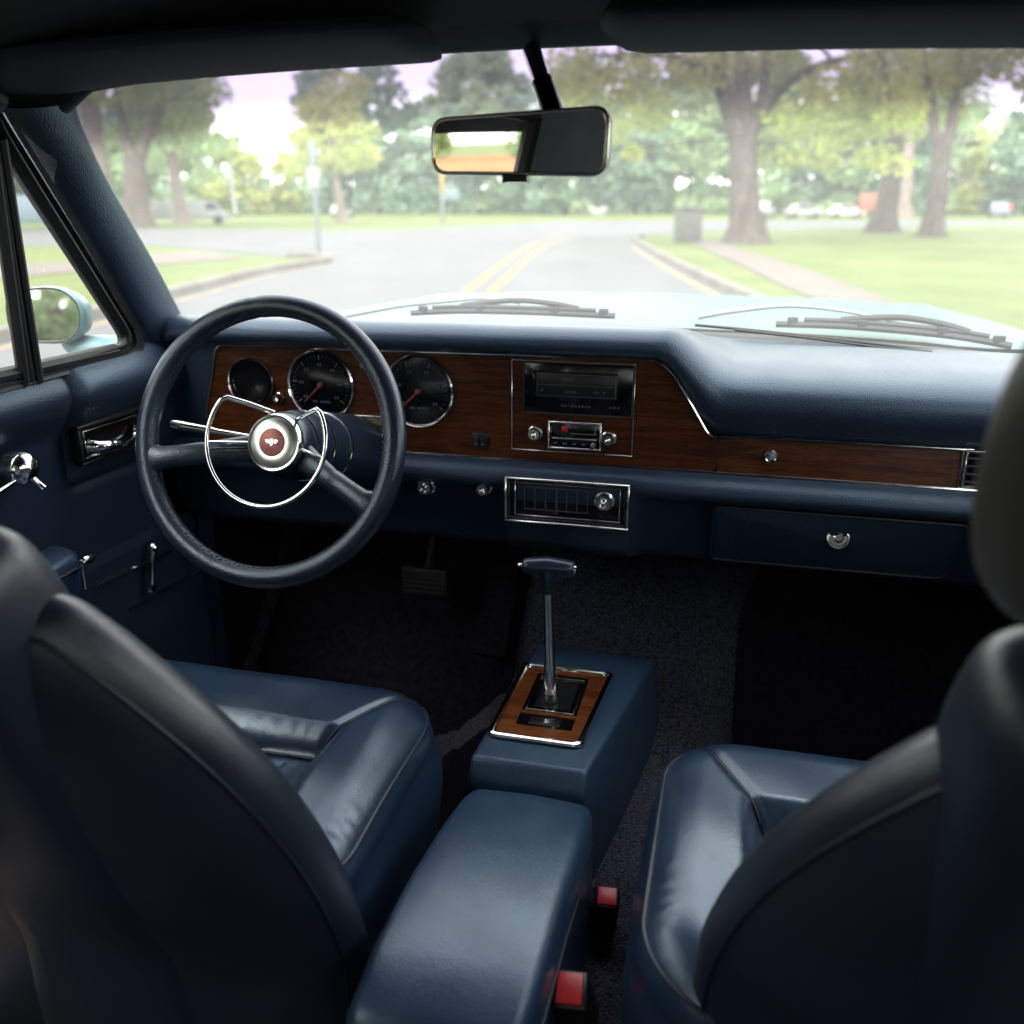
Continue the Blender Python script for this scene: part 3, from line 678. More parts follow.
# ================================================================== SEATS
def make_cushion(cx, cy):
    mb = MB(); A, B = .275, .215; rc = .10; n = 170; zt = .566
    def rr_pt(u, v):
        s = max(abs(u), abs(v))
        if s < 1e-6: return 0.0, 0.0
        x, y = u * A, v * B; r = rc * s; ix, iy = A * s - r, B * s - r
        qx, qy = max(-ix, min(ix, x)), max(-iy, min(iy, y)); dx, dy = x - qx, y - qy; d = math.hypot(dx, dy)
        if d > 1e-9: x, y = qx + dx / d * r, qy + dy / d * r
        return x, y
    def sdf(x, y):
        qx, qy = abs(x) - (A - rc), abs(y) - (B - rc)
        return math.hypot(max(qx, 0), max(qy, 0)) + min(max(qx, qy), 0) - rc
    IX, IY = .150, .043                                    # insert: half width, front edge (local y)
    rnd = random.Random(int(abs(cx) * 1000))
    ph = [rnd.uniform(0, 6) for _ in range(6)]
    def height(x, y):
        d = max(0.0, -sdf(x, y)); R = .062
        z = zt - (R - math.sqrt(max(0, R * R - (R - min(d, R)) ** 2)))
        ins = min(IX - abs(x), IY - y)                     # >0 inside the insert
        z -= .040 * sstep(-.032, .020, ins)
        z -= .0075 * math.exp(-(ins / .005) ** 2)
        al = y if abs(abs(x) - IX) < abs(y - IY) else x        # small gathers along the seams
        z += .0005 * math.sin(al * 330 + ph[4] + 3 * math.sin(al * 41)) * math.exp(-((ins + .014) / .013) ** 2)
        z += .0004 * math.sin(al * 260 + ph[5] + 2 * math.sin(al * 57)) * math.exp(-((d - .022) / .012) ** 2)
        if ins > 0:                                        # pleats running fore and aft
            z += .009 * abs(math.cos(PI * (x + .075) / .05)) ** .6 * sstep(0, .02, ins) - .006
            z += .0016 * math.sin(60 * y + ph[0] + 8 * x) * math.sin(23 * x + ph[1])
        ax_ = abs(x) - IX; ay = y - IY                      # mitre seam from the insert's corner to the cushion's corner
        if ax_ > -.002 and ay > -.002:
            tx, ty = (A - .045 - IX), (B - .035 - IY); L_ = math.hypot(tx, ty); dd = abs(ax_ * ty - ay * tx) / L_
            if ax_ * tx + ay * ty < L_ * L_ * 1.1: z -= .006 * math.exp(-(dd / .0055) ** 2)
        z += .0018 * math.sin(31 * x + ph[2] + 14 * y) * math.sin(26 * y + ph[3]) * sstep(.0, .05, d)
        z += .010 * sstep(.02, .12, abs(x) - IX) * (1 - sstep(.12, .2, y)) * 0.6
        z -= .016 * (1 - sstep(-.26, .0, y))
        return z
    vs = []; fs = []
    ring_pts = []
    for j in range(n + 1):
        for i in range(n + 1):
            # denser rings towards the rim
            u, v = 2 * i / n - 1, 2 * j / n - 1
            f = lambda t: math.copysign(math.sin(abs(t) * PI / 2) ** .85, t)
            u, v = f(u), f(v)
            x, y = rr_pt(u, v); vs.append((cx + x, cy + y, height(x, y)))
    for j in range(n):
        for i in range(n): a = j * (n + 1) + i; fs.append([a, a + 1, a + n + 2, a + n + 1])
    per = [i for i in range(n + 1)] + [j * (n + 1) + n for j in range(1, n + 1)] + [n * (n + 1) + i for i in range(n - 1, -1, -1)] + [j * (n + 1) for j in range(n - 1, 0, -1)]
    o = len(vs); m = len(per)
    levels = [(.006, -.016), (.010, -.035), (.010, -.07), (.004, -.12), (-.010, -.19), (-.015, -.26)]
    for off, dz in levels:
        for k in per:
            x, y, z = vs[k]; lx, ly = x - cx, y - cy; L_ = math.hypot(lx / A, ly / B) or 1
            nx, ny = lx / A, ly / B; q = math.hypot(nx, ny); vs.append((x + nx / q * off, y + ny / q * off, z + dz))
    prev = per
    for l in range(len(levels)):
        cur = [o + l * m + k for k in range(m)]
        for k in range(m): fs.append([prev[k], prev[(k + 1) % m], cur[(k + 1) % m], cur[k]])
        prev = cur
    mb.add(vs, fs)
    # seams as piping
    pip = MB()
    def on(x, y, dz=.0): return V((cx + x, cy + y, height(x, y) + dz))
    path = [on(-IX, -.24), on(-IX, -.1), on(-IX, 0), on(-IX, IY - .012), on(-IX + .012, IY), on(0, IY), on(IX - .012, IY), on(IX, IY - .012), on(IX, 0), on(IX, -.1), on(IX, -.24)]
    fine = []
    for a, b in zip(path, path[1:]):
        for k in range(12): t = k / 12; fine.append(on(lerp(a.x, b.x, t) - cx, lerp(a.y, b.y, t) - cy, .0022))
    pip.tube(fine, .0027, 6)
    for sg in (-1, 1): pip.tube([on(sg * lerp(IX, A - .035, k / 14), lerp(IY, B - .027, k / 14), .0016) for k in range(15)], .0024, 6)
    outp = []
    NP = 150
    for k in range(NP):
        t = k / NP * 2 * PI; u, v = math.cos(t), math.sin(t); s_ = max(abs(u), abs(v)); x, y = rr_pt(u / s_, v / s_); outp.append(on(x * .972, y * .972, .0014))
    rim = MB(); rim.tube(outp, .0028, 6, True)
    return mb, pip, rim

def seat_outline():
    pts = [(-.12, -.30), (-.235, -.285), (-.262, -.20), (-.264, -.05), (-.264, .06), (-.254, .14), (-.232, .22), (-.200, .29), (-.163, .35), (-.125, .40), (-.09, .425), (0, .43)]
    pts = pts + [(-x, z) for x, z in pts[-2::-1]]
    return [(p.x, p.y) for p in catmull([V((x, z, 0)) for x, z in pts], 5, True)]
def make_seat(cx, cy, bx, hx, nx, label=None):
    cush, pip, rim = make_cushion(cx, cy)
    # reclined frame: local x across, local y up the backrest, local z forward
    rec = math.radians(20); up = V((0, -math.sin(rec), math.cos(rec))); fwd = V((0, math.cos(rec), math.sin(rec)))
    base = V((bx, .668, .517))
    xf = Matrix(((1, up.x, fwd.x, base.x), (0, up.y, fwd.y, base.y), (0, up.z, fwd.z, base.z), (0, 0, 0, 1)))
    def unbend(mb): mb.v = [(x, y - max(0, base.z - .05 - z) * math.tan(rec), z) for x, y, z in mb.v]   # below the hinge the shell drops straight down
    mb = MB(); ol = seat_outline(); mb.pillow(ol, xf, .062, .066, 3.2, 18, centre=(0, .12))
    unbend(mb)
    seat = part('bucket_seat', mb, ['leather_dark'], None, label, sharp=0)
    part('cushion', cush, ['seat_leather'], seat, sharp=0)
    part('piping', pip, ['piping'], seat, sharp=0)
    part('rim_piping', rim, ['thread'], seat, sharp=0)
    # rear panel seam along the shoulder
    mb = MB()
    mb.tube([xf @ V((x * .955, .12 + (z - .12) * .955, -.066 * max(0, 1 - .955 ** 3.2) ** .5 - .0005)) for x, z in ol], .0024, 6, True)
    unbend(mb); part('back_seam', mb, ['piping'], seat, sharp=0)
    # raised centre carrying the head restraint
    mb = MB()
    nk = [(-.105, -.34), (-.108, .0), (-.106, .2), (-.103, .34), (-.100, .43), (-.088, .476), (-.055, .492), (0, .495)]
    nk = nk + [(-x, z) for x, z in nk[-2::-1]]
    nk = [(p.x, p.y) for p in catmull([V((x, z, 0)) for x, z in nk], 5, True)]
    mb.pillow(nk, Matrix.Translation((nx - bx, 0, 0)) @ xf, .046, .0765, 5.0, 14, centre=(0, .30)); unbend(mb)
    part('neck_panel', mb, ['leather_dark'], seat, sharp=0)
    mb = MB()
    hr = [(-.11, .502), (-.140, .535), (-.150, .60), (-.142, .67), (-.105, .715), (0, .725)]
    hr = hr + [(-x, z) for x, z in hr[-2::-1]] + [(.05, .505), (-.05, .505)]
    hr = [(p.x, p.y) for p in catmull([V((x, z, 0)) for x, z in hr], 5, True)]
    mb.pillow(hr, Matrix.Translation((hx - bx, 0, 0)) @ xf @ Matrix.Translation((0, 0, .008)), .050, .058, 3.0, 14, centre=(0, .605))
    for sg in (-1, 1): mb.tube([xf @ V((sg * .05, .46, .0)), xf @ V((sg * .05, .53, .005))], .006, 10, mat=1)
    part('head_restraint', mb, ['restraint', 'chrome'], seat, sharp=0)
    return seat
make_seat(-.632, .862, -.592, -.645, -.598); make_seat(.22, .840, .268, .270, .240)

# seat belt buckles
def buckle(c, up_, rt_, w, h, d, btn, label):
    up_, rt_ = V(up_).normalized(), V(rt_).normalized(); fw_ = up_.cross(rt_)
    xf = Matrix(((rt_.x, fw_.x, up_.x, c[0]), (rt_.y, fw_.y, up_.y, c[1]), (rt_.z, fw_.z, up_.z, c[2]), (0, 0, 0, 1)))
    mb = MB(); mb.box((-w / 2, -d / 2, -h), (w / 2, d / 2, 0), .005, 0, xf, 3)
    mb.box((-w * .3, -d * .2, -h - .14), (w * .3, d * .2, -h + .01), .002, 0, xf)
    o = part('seat_belt_buckle', mb, ['black'], None, label)
    mb = MB(); mb.box((-w * .36, -d * .42, -.006), (w * .36, d * .36, .003), .0015, 0, xf)
    part('release_button', mb, ['red'], o)
buckle(atz(570, 988, .455), (-.15, -.3, 1), (1, .1, 0), .036, .075, .042, None, 'near buckle with a red release button beside the armrest')
buckle(atz(607, 896, .405), (.1, -.3, 1), (1, .1, 0), .032, .07, .03, None, 'farther buckle with a red release button beside the passenger cushion')

# ================================================================== FLOOR, PEDALS, FIREWALL
mb = MB(); secs = []
def fz(x): return .215 + .125 * (1 - sstep(.12, .30, abs(x - XC)))
for y in (-.9, -.3, .2, .6, .9, 1.1, 1.3, 1.45, 1.55, 1.65, 1.72, 1.78):
    rise = .0 if y < 1.35 else .42 * ((y - 1.35) / .43) ** 1.4
    secs.append([(XC - .76 + 1.52 * k / 60, y, fz(XC - .76 + 1.52 * k / 60) + rise) for k in range(61)])
secs.append([(p[0], 1.80, .95) for p in secs[-1]])
mb.loft(secs)
part('carpet', mb, ['carpet'], sharp=0)
def floor_mat_shade(x0, x1):
    mb = MB(); top = []
    for y in [.62, .7, .8, .9, 1.0, 1.1, 1.2, 1.3, 1.38, 1.44, 1.5, 1.55, 1.6, 1.65, 1.7]:
        rise_ = .0 if y < 1.35 else .42 * ((y - 1.35) / .43) ** 1.4
        e = .03 * sstep(1.62, 1.7, y)
        xs_ = [lerp(x0 + e, x1 - e, k / 14) for k in range(15)]
        top.append([(xs_[0], y - .004, fz(xs_[0]) + rise_ + .002)] + [(x, y - .012 * (rise_ > .05), fz(x) + rise_ + .012) for x in xs_] + [(xs_[-1], y - .004, fz(xs_[-1]) + rise_ + .002)])
    mb.loft(top); part('floor_mat_shade', mb, ['matblack'], sharp=50)
floor_mat_shade(.045, .52); floor_mat_shade(-.90, -.36)  # mats enlarged in black to paint the footwell shade over the carpet
mb = MB(); bc = aty(425, 581, 1.47)
mb.box(bc + V((-.045, -.008, -.028)), bc + V((.045, .008, .028)), .006)
for k in range(5): mb.box(bc + V((-.038, -.0115, -.021 + k * .0095)), bc + V((.038, -.007, -.017 + k * .0095)), .001)
mb.tube([bc + V((0, .005, 0)), bc + V((0, .08, .12)), bc + V((0, .16, .3))], .008, 8); part('brake_pedal', mb, ['rubber'])
mb = MB(); a, b = aty(505, 565, 1.56), aty(487, 655, 1.42)
w = V((.032, 0, 0)); nrm = (a - b).cross(V((1, 0, 0))).normalized() * .012
mb.solid([b - w, b + w, a + w * .85, a - w * .85, b - w + nrm, b + w + nrm, a + w * .85 + nrm, a - w * .85 + nrm], [[0, 1, 2, 3], [4, 5, 6, 7], [0, 1, 5, 4], [2, 3, 7, 6], [1, 2, 6, 5], [0, 3, 7, 4]], .003)
part('accelerator_pedal', mb, ['matblack'])

# ================================================================== BODY: ROOF, PILLARS, GLASS, DOORS
def mirror_x(p): return V((2 * XC - p[0], p[1], p[2]))
# headliner with thickness
mb = MB(); secs = []
def roof_z(x, y):
    u = (x - XC) / .66; return 1.395 - .05 * u * u - .03 * abs(u) ** 6 - .05 * sstep(-.3, -.8, y) - .018 * sstep(.75, 1.08, y)
for y in (-.75, -.5, -.2, .1, .4, .7, .9, 1.0):
    row = [(XC + .66 * (k / 12 - 1), y, roof_z(XC + .66 * (k / 12 - 1), y)) for k in range(25)]
    secs.append([(row[0][0] - .05, y, row[0][2] - .03)] + row + [(row[-1][0] + .05, y, row[-1][2] - .03)])
mb.loft(secs)
liner = part('headliner', mb, ['liner'], sharp=0)
mb = MB(); mb.loft([[(x, y, z + .03) for x, y, z in s] for s in secs])
part('roof_panel', mb, ['paint'], sharp=0)
# windshield header trim
mb = MB(); secs = []
for k in range(41):
    u = k / 20 - 1; x = XC + .70 * u; q = u * u; y = 1.075 - .075 * q; z = 1.3660 - .045 * q - .012 * q * q * q
    secs.append([(x, y + .035, z + .035), (x, y + .012, z + .006), (x, y, z), (x, y - .012, z + .001), (x, y - .05, z + .012), (x, y - .10, z + .022), (x, y - .14, z + .035)])
mb.loft(secs)
part('windshield_header', mb, ['visor'], sharp=60)
for mir in (False, True):
    mb = MB(); A_ = [aty(-60, 66, .90), aty(0, 80, .94), aty(50, 84, .98), aty(92, 84, 1.02), aty(108, 87, 1.05)]; B_ = [aty(-60, 100, .90), aty(0, 106, .94), aty(40, 115, .98), aty(66, 115, 1.01), aty(90, 94, 1.055)]
    rows = []
    for a, b in zip(catmull(A_, 5), catmull(B_, 5)):
        r_ = [a + V((0, .03, .05)), a, a.lerp(b, .3) + V((.004, -.008, 0)), a.lerp(b, .65) + V((.004, -.010, -.001)), b + V((.002, -.003, 0)), b + V((-.01, .02, .01))]
        rows.append([mirror_x(p) for p in r_] if mir else r_)
    mb.loft(rows); part('corner_trim', mb, ['visor'], sharp=60)
# sun visors, folded up
def visor(x0, x1, tip_left, label):
    mb = MB(); secs = []; N = 36
    for k in range(N + 1):
        t = k / N; x = lerp(x0, x1, t); u = (x - XC) / .7
        zc = 1.3615 - .030 * u * u - .012 * u ** 6
        e = min(1, math.sqrt(max(0, 1 - (1 - min(t, 1 - t) / .07) ** 2)) if min(t, 1 - t) < .07 else 1)
        yb, yf = lerp(.93, .865, e), lerp(.97, 1.038, e)
        yf -= .07 * u * u; yb -= .06 * u * u
        ym = (yb + yf) / 2; hw = (yf - yb) / 2; th = .011 * max(e, .15)
        secs.append([(x, ym + hw * math.cos(a) * (1 if abs(math.cos(a)) > .5 else 1), zc - .006 * math.cos(a) + th * math.copysign(abs(math.sin(a)) ** .7, math.sin(a))) for a in [2 * PI * j / 20 for j in range(20)]])
    mb.loft(secs, closed=True, cap=True)
    return part('sun_visor', mb, ['visor'], None, label, sharp=60)
lv = visor(-.86, -.318, True, 'sun visor on the driver side')
rv = visor(-.150, .46, False, 'sun visor on the passenger side')
mb = MB(); q = aty(68, 76, .93)
mb.lathe(q + V((0, 0, .006)), (0.1, -.35, -1), [(.024, -.004), (.024, .003), (.018, .0075), (.010, .006), (0, .006)], 28, 0)
part('pivot_cap', mb, ['black'], lv)

# pillar trims
def pillar_rows():
    rows = []
    for (ox, oy_), oyd, (ix, iy_), iyd in (((2, 108), .92, (77, 100), 1.035), ((12, 128), .95, (79, 118), 1.045), ((38, 172), 1.02, (103, 171), 1.12), ((75, 228), 1.10, (133, 225), 1.215), ((107, 276), 1.18, (160, 273), 1.31), ((138, 326), 1.26, (187, 325), 1.415), ((150, 350), 1.30, (200, 350), 1.44)):
        o, i = aty(ox, oy_, oyd), aty(ix, iy_, iyd); rows.append((o, i))
    return rows
PR = pillar_rows()
def pillar(mir):
    mb = MB(); secs = []
    fine_o = catmull([o for o, i in PR], 6); fine_i = catmull([i for o, i in PR], 6)
    for o, i in zip(fine_o, fine_i):
        out = V((-1, .25, .25)).normalized(); d = i - o
        s = [o + out * .05, o + out * .012, o + d * .02, o + d * .15 - out * .010, o + d * .4 - out * .016, o + d * .7 - out * .014, o + d * .92 - out * .006, i, i + out * .02 + d * .05, i + out * .06 + d * .05]
        secs.append([mirror_x(p) for p in s] if mir else s)
    mb.loft(secs); return mb
part('windshield_pillar', pillar(False), ['vinyl'], sharp=60)
part('windshield_pillar', pillar(True), ['vinyl'], sharp=60)

# windshield glass: curved, with height 0 at its base and 1 at its top edge stored as an attribute
mb = MB(); vals = []; NU, NVV = 48, 24
vs = []
for j in range(NVV + 1):
    t = 1.14 * j / NVV
    for i in range(NU + 1):
        u = 2 * i / NU - 1; q = u * u
        b = V((XC + .76 * u, 1.70 - .20 * q - .08 * q * q, .965)); a = V((XC + .655 * u, 1.105 - .075 * q - .03 * q * q, 1.398 - .045 * q - .012 * q * q))
        p = b.lerp(a, t); p.z += .022 * math.sin(PI * min(1, t)); p.y += .010 * math.sin(PI * min(1, t)); vs.append(p); vals.append(t)
mb.add(vs, [[j * (NU + 1) + i, j * (NU + 1) + i + 1, (j + 1) * (NU + 1) + i + 1, (j + 1) * (NU + 1) + i] for j in range(NVV) for i in range(NU)])
ws = part('windshield', mb, ['windshield'], sharp=0)
at = ws.data.attributes.new('height', 'FLOAT', 'POINT'); at.data.foreach_set('value', vals)
base_row = vs[:NU + 1]
mb = MB(); mb.tube([p + V((0, .012, .010)) for p in base_row], .010, 8); part('windshield_seal', mb, ['rubber'])

# doors
def hdoor(y, z):
    h = 0.0
    h += .030 * math.sin(PI * min(1, max(0, (z - .885) / .105)) ** 1.3) if z > .885 else 0
    din = min(y - 1.085, z - .805)                          # raised pad with the inner handle
    h += .012 * sstep(-.002, .014, din) * (1 if True else 0) - .007 * math.exp(-(din / .006) ** 2)
    if z < .69: h += .006
    if .682 < z < .69: h -= .006
    h += .01 * sstep(.62, .5, z)
    return h
def door(mir):
    sg = mirror_x if mir else (lambda p: V(p))
    mb = MB(); ny, nz = 110, 90; vs = []
    for j in range(nz + 1):
        z = lerp(.26, .992, j / nz)
        for i in range(ny + 1):
            y = lerp(.05, 1.37, i / ny); vs.append(sg((-.945 + hdoor(y, z), y, z)))
    for i in range(ny + 1): vs.append(sg((-.985, lerp(.05, 1.37, i / ny), .992)))
    fs = [[j * (ny + 1) + i, j * (ny + 1) + i + 1, (j + 1) * (ny + 1) + i + 1, (j + 1) * (ny + 1) + i] for j in range(nz + 1) for i in range(ny)]
    mb.add(vs, fs)
    # outer skin
    sk = []
    for z, x in ((.30, -.96), (.45, -1.02), (.62, -1.05), (.80, -1.045), (.93, -1.015), (.985, -.985)): sk.append([sg((x, y, z)) for y in (.05, .5, .9, 1.4)])
    mb.loft(sk, mat=1)
    d = part('door', mb, ['vinyl', 'paint'], None, None, sharp=50)
    # window frame
    fr = MB()
    def bar(p, q, w, mat=0, off=0.0):
        p, q = sg(p), sg(q); t = (q - p).normalized(); inn = sg((XC, 0, 0)) - sg((XC - 1, 0, 0)); nrm = V((1 if not mir else -1, 0, .3)); s = t.cross(nrm).normalized() * w
        nn = nrm.normalized() * .012
        fr.solid([p - s - nn, p + s - nn, q + s - nn, q - s - nn, p - s + nn, p + s + nn, q + s + nn, q - s + nn], [[0, 1, 2, 3], [4, 5, 6, 7], [0, 1, 5, 4], [2, 3, 7, 6], [1, 2, 6, 5], [0, 3, 7, 4]], .003, mat)
    A0, A1 = atside(2, 132), atside(132, 338)              # sloping front edge
    Bl, Br = atside(24, 380), atside(132, 350)
    gl_ = [(-6, 124), (8, 151), (40, 203), (78, 262), (108, 309), (121, 330), (123, 340), (116, 347), (90, 355), (30, 371), (-10, 382)]
    ou_ = [(0, 108), (14, 128), (52, 188), (91, 252), (122, 306), (139, 334), (141, 350), (130, 357), (95, 367), (30, 385), (-10, 397)]
    G = catmull([atside(*p) for p in gl_], 5); O = catmull([atside(*p) for p in ou_], 5); O = [V((p.x, p.y, p.z)) for p in O]
    inw = V((1, 0, .35)).normalized(); rows = []
    for t, h in ((0, -.012), (0, .006), (.10, .009), (.22, .008), (.30, .001), (.50, .001), (.54, .007), (.60, .007), (.64, .002), (.85, .004), (1.0, .006), (1.03, -.02)):
        rows.append([sg(g.lerp(o, t) + inw * h) for g, o in zip(G, O)])
    fr.loft(rows)
    fr.tube([sg(g.lerp(o, .57) + inw * .0075) for g, o in zip(G, O)][:26], .0012, 6, mat=1)
    for o in ((0, 138, 38, 381), (-13, 120, 24, 384)):
        fr.tube([sg(atside(o[0], o[1])), sg(atside(o[2], o[3]))], .0075, 8)
    fr.tube([sg(atside(-7, 128) + V((-.004, 0, 0))), sg(atside(31, 383) + V((-.004, 0, 0)))], .0085, 8)
    ytop = atside(4, 128)
    top = [ytop + V((0, -.06, .012)), V((side_x(1.315), .9, 1.315)), V((side_x(1.325), .6, 1.325)), V((side_x(1.325), .25, 1.325)), V((side_x(1.31), .08, 1.31))]
    fr.tube([sg(p) for p in catmull(top, 5)], .012, 8)
    fr.tube([sg((side_x(.99), y, .993)) for y in (.05, .5, 1.0, 1.2)], .010, 8)
    fr.tube([sg((side_x(.99), .06, .99)), sg((side_x(1.31), .08, 1.31))], .02, 8)
    part('window_frame', fr, ['rubber', 'steel'], d)
    g = MB(); g.add([sg(p) for p in (atside(-2, 126, -.004), atside(128, 345, -.004), atside(122, 356, -.004), atside(30, 382, -.004))], [[0, 1, 2, 3]])
    part('vent_window', g, ['glass'], d)
    g = MB(); g.add([sg(p) for p in (V((side_x(.985) - .006, .06, .985)), V((side_x(.985) - .006, 1.0, .985)), V((side_x(1.29) - .006, 1.03, 1.29)), V((side_x(1.32) - .006, .06, 1.32)))], [[0, 1, 2, 3]])
    part('side_window', g, ['glass'], d)
    return d
dl = door(False); dr = door(True)
# driver door fittings
dx = -.920
mb = MB()
y0, y1, z0, z1 = 1.073, 1.226, .842, .902
for a, b in (((y0, z0), (y1, z0 + .006)), ((y0, z1 - .006), (y1, z1)), ((y0, z0 + .006), (y0 + .006, z1 - .006)), ((y1 - .006, z0 + .006), (y1, z1 - .006))):
    mb.box((dx - .006, a[0], a[1]), (dx + .009, b[0], b[1]), .002, 0)
for a, b in (((y0 + .010, z0 + .009), (y1 - .010, z0 + .012)), ((y0 + .010, z1 - .012), (y1 - .010, z1 - .009)), ((y0 + .010, z0 + .012), (y0 + .013, z1 - .012)), ((y1 - .013, z0 + .012), (y1 - .010, z1 - .012))):
    mb.box((dx - .004, a[0], a[1]), (dx + .008, b[0], b[1]), .001, 1)
mb.box((dx - .012, y0 + .004, z0 + .004), (dx + .002, y1 - .004, z1 - .004), 0, 2)
hs = part('inner_handle', mb, ['black', 'chrome', 'gloss'], dl)
mb = MB(); hb = V((dx + .004, y0 + .032, .867))
mb.tube(catmull([hb + V((0, -.012, .002)), hb + V((.012, -.004, .0)), hb + V((.020, .012, -.002)), hb + V((.022, .030, -.004))], 5), [.010] * 5 + [.009] * 5 + [.0075] * 5 + [.006], 12)
mb.tube(catmull([hb + V((.006, .0, -.014)), hb + V((.010, .03, -.014)), hb + V((.010, .075, -.010)), hb + V((.006, .090, -.002)), hb + V((.004, .092, .010))], 5), .0042, 8)
part('door_pull', mb, ['chrome'], dl)
mb = MB(); wc = atx(24, 468, -.915)
mb.lathe(wc + V((-.015, 0, 0)), (1, -.15, 0), [(.024, 0), (.0245, .012), (.021, .022), (.012, .029), (0, .031)], 28)
mb.tube([wc + V((.006, .0, -.010)), wc + V((.012, .006, -.022)), wc + V((.018, .008, -.030))], [.006, .005, .0055], 10)
mb.tube([wc + V((.0, -.015, -.012)), wc + V((.004, -.07, -.020)), wc + V((.006, -.14, -.03))], [.004, .0036, .004], 10)
part('window_crank', mb, ['chrome'], dl)
mb = MB(); ac = atx(72, 560, -.875)
ar = [(ac.y + .012, .0), (ac.y + .016, -.03), (ac.y + .012, -.065)]
secs = []
for y, g in ((ac.y + .030, .3), (ac.y + .022, .8), (ac.y + .005, 1.0), (ac.y - .1, 1.05), (ac.y - .30, 1.0)):
    secs.append([(-.935, y, ac.z + .004), (-.935 + .05 * g, y, ac.z + .006), (-.935 + .062 * g, y, ac.z), (-.935 + .064 * g, y, ac.z - .012), (-.935 + .060 * g, y, ac.z - .05), (-.935 + .03 * g, y, ac.z - .066), (-.935, y, ac.z - .068)])
mb.loft(secs, cap=True)
mb.tube([(-.935 + .064, ac.y - .30, ac.z - .014), (-.935 + .066, ac.y + .003, ac.z - .014), (-.935 + .053, ac.y + .024, ac.z - .014), (-.935 + .052, ac.y + .025, ac.z - .055)], .0025, 8, mat=1)
mb.lathe(V((-.935 + .055, ac.y + .026, ac.z - .012)), (.3, 1, 0), [(.007, 0), (.007, .012), (.004, .016), (0, .016)], 16, 1)
part('door_armrest', mb, ['leather', 'chrome'], dl, sharp=50)
mb = MB(); lc = atx(153, 548, -.920); le = atx(152, 588, -.918)
mb.tube([lc, lc.lerp(le, .25), lc.lerp(le, .3), le], [.0062, .0058, .0034, .0034], 10)
mb.lathe(lc + V((0, 0, .0)), (.6, -.3, .7), [(.008, -.004), (.008, .004), (.005, .008), (0, .009)], 16)
mb.lathe(le, (1, 0, 0), [(.007, -.004), (.007, .004), (0, .006)], 14)
part('vent_crank', mb, ['chrome'], dl)
mb = MB(); mb.tube([atx(96, 585, -.9365) , atx(170, 551, -.9365)], .003, 6); mb.tube([atx(128, 610, -.930), atx(205, 567, -.930)], .003, 6)
part('door_moulding', mb, ['steel'], dl)
mb = MB(); mb.tube([V((-.945 + hdoor(1.05, .992) , 1.085, .992)), V((-.945 + hdoor(1.08, .95) + .001, 1.085, .95)), V((-.943 + hdoor(1.08, .9), 1.085, .9))], .0012, 5)
part('panel_seam', mb, ['piping'], dl)
part('dash_end_filler', MB().add([(-.95, 1.338, .80), (-.86, 1.338, .80), (-.83, 1.338, 1.005), (-.95, 1.338, 1.005)], [[0, 1, 2, 3]]), ['vinyl'], dash)
# kick panel under the dash, left
mb = MB(); mb.loft([[(-.93, y, z), (-.90 + .03 * sstep(1.5, 1.8, y), y, z)] for y, z in ((1.36, .26), (1.36, .7))])
mb.tube(catmull([aty(192, 655, 1.33), aty(215, 628, 1.38), aty(218, 605, 1.42), aty(216, 580, 1.45)], 5), .010, 8)
part('kick_panel', mb, ['vinyl'])
for sx in (-.945, .545): part('side_kick_board', MB().add([(sx, 1.30, .2), (sx, 1.82, .2), (sx, 1.82, .96), (sx, 1.30, .96)], [[0, 1, 2, 3]]), ['black'])

# rear of the cabin: quarters, parcel shelf, rear seat bulkhead, rear glass
for s in (False, True):
    mb = MB(); g = mirror_x if s else (lambda p: V(p))
    mb.loft([[g((-.945, y, .2)), g((-.945, y, .99)), g((side_x(1.33) - .0, y, 1.325)), g((side_x(1.33) + .03, y, 1.40))] for y in (-.52, -.3, -.05, .055)])
    mb.loft([[g((-.99, -1.3, .2)), g((-.99, -1.3, .92)), g((-.95, -1.25, .95))], [g((-1.03, -.5, .2)), g((-1.03, -.5, .93)), g((-.96, -.5, .99))], [g((-1.03, .05, .2)), g((-1.03, .05, .94)), g((-.985, .05, .99))]], mat=1)
    part('quarter_panel', mb, ['vinyl', 'paint'], sharp=50)
mb = MB(); mb.box((XC - .75, -.95, .22), (XC + .75, -.50, .90), .03, 0)
part('rear_bulkhead', mb, ['leather_dark'])
mb = MB(); mb.add([(XC - .62, -.70, 1.335), (XC + .62, -.70, 1.335), (XC + .70, -1.12, .92), (XC - .70, -1.12, .92)], [[0, 1, 2, 3]])
part('rear_window', mb, ['rearglass'])

# interior mirror
mc = aty(518, 143, .985)
mnr = V((-.178, -.97, -.035)).normalized()
mu = V((0, 0, 1)).cross(mnr).normalized(); mu = -mu if mu.x < 0 else mu
mv = mnr.cross(mu); mv = -mv if mv.z < 0 else mv
rl = math.radians(-.5); mu, mv = mu * math.cos(rl) + mv * math.sin(rl), mv * math.cos(rl) - mu * math.sin(rl)
def mp(x, y, h): return mc + mu * x + mv * y + mnr * h
W, H = .101, .0325
ol2 = []
base_pts = rounded([V((-W, -H + .003, 0)), V((W * .98, -H, 0)), V((W, H, 0)), V((-W * .985, H - .007, 0))], .017, 7)
mb = MB(); secs = []
for sc, h in ((.55, -.026), (.80, -.022), (.95, -.012), (1.0, -.001), (1.0, .004), (.985, .0065), (.965, .006)):
    secs.append([mp(p.x * (1 - (1 - sc) * .35) if sc > .9 else p.x * sc, p.y * sc, h) for p in base_pts])
mb.loft(secs, closed=True); mb.add(secs[0], [list(range(len(secs[0])))])
mirr = part('rear_view_mirror', mb, ['black'], sharp=50)
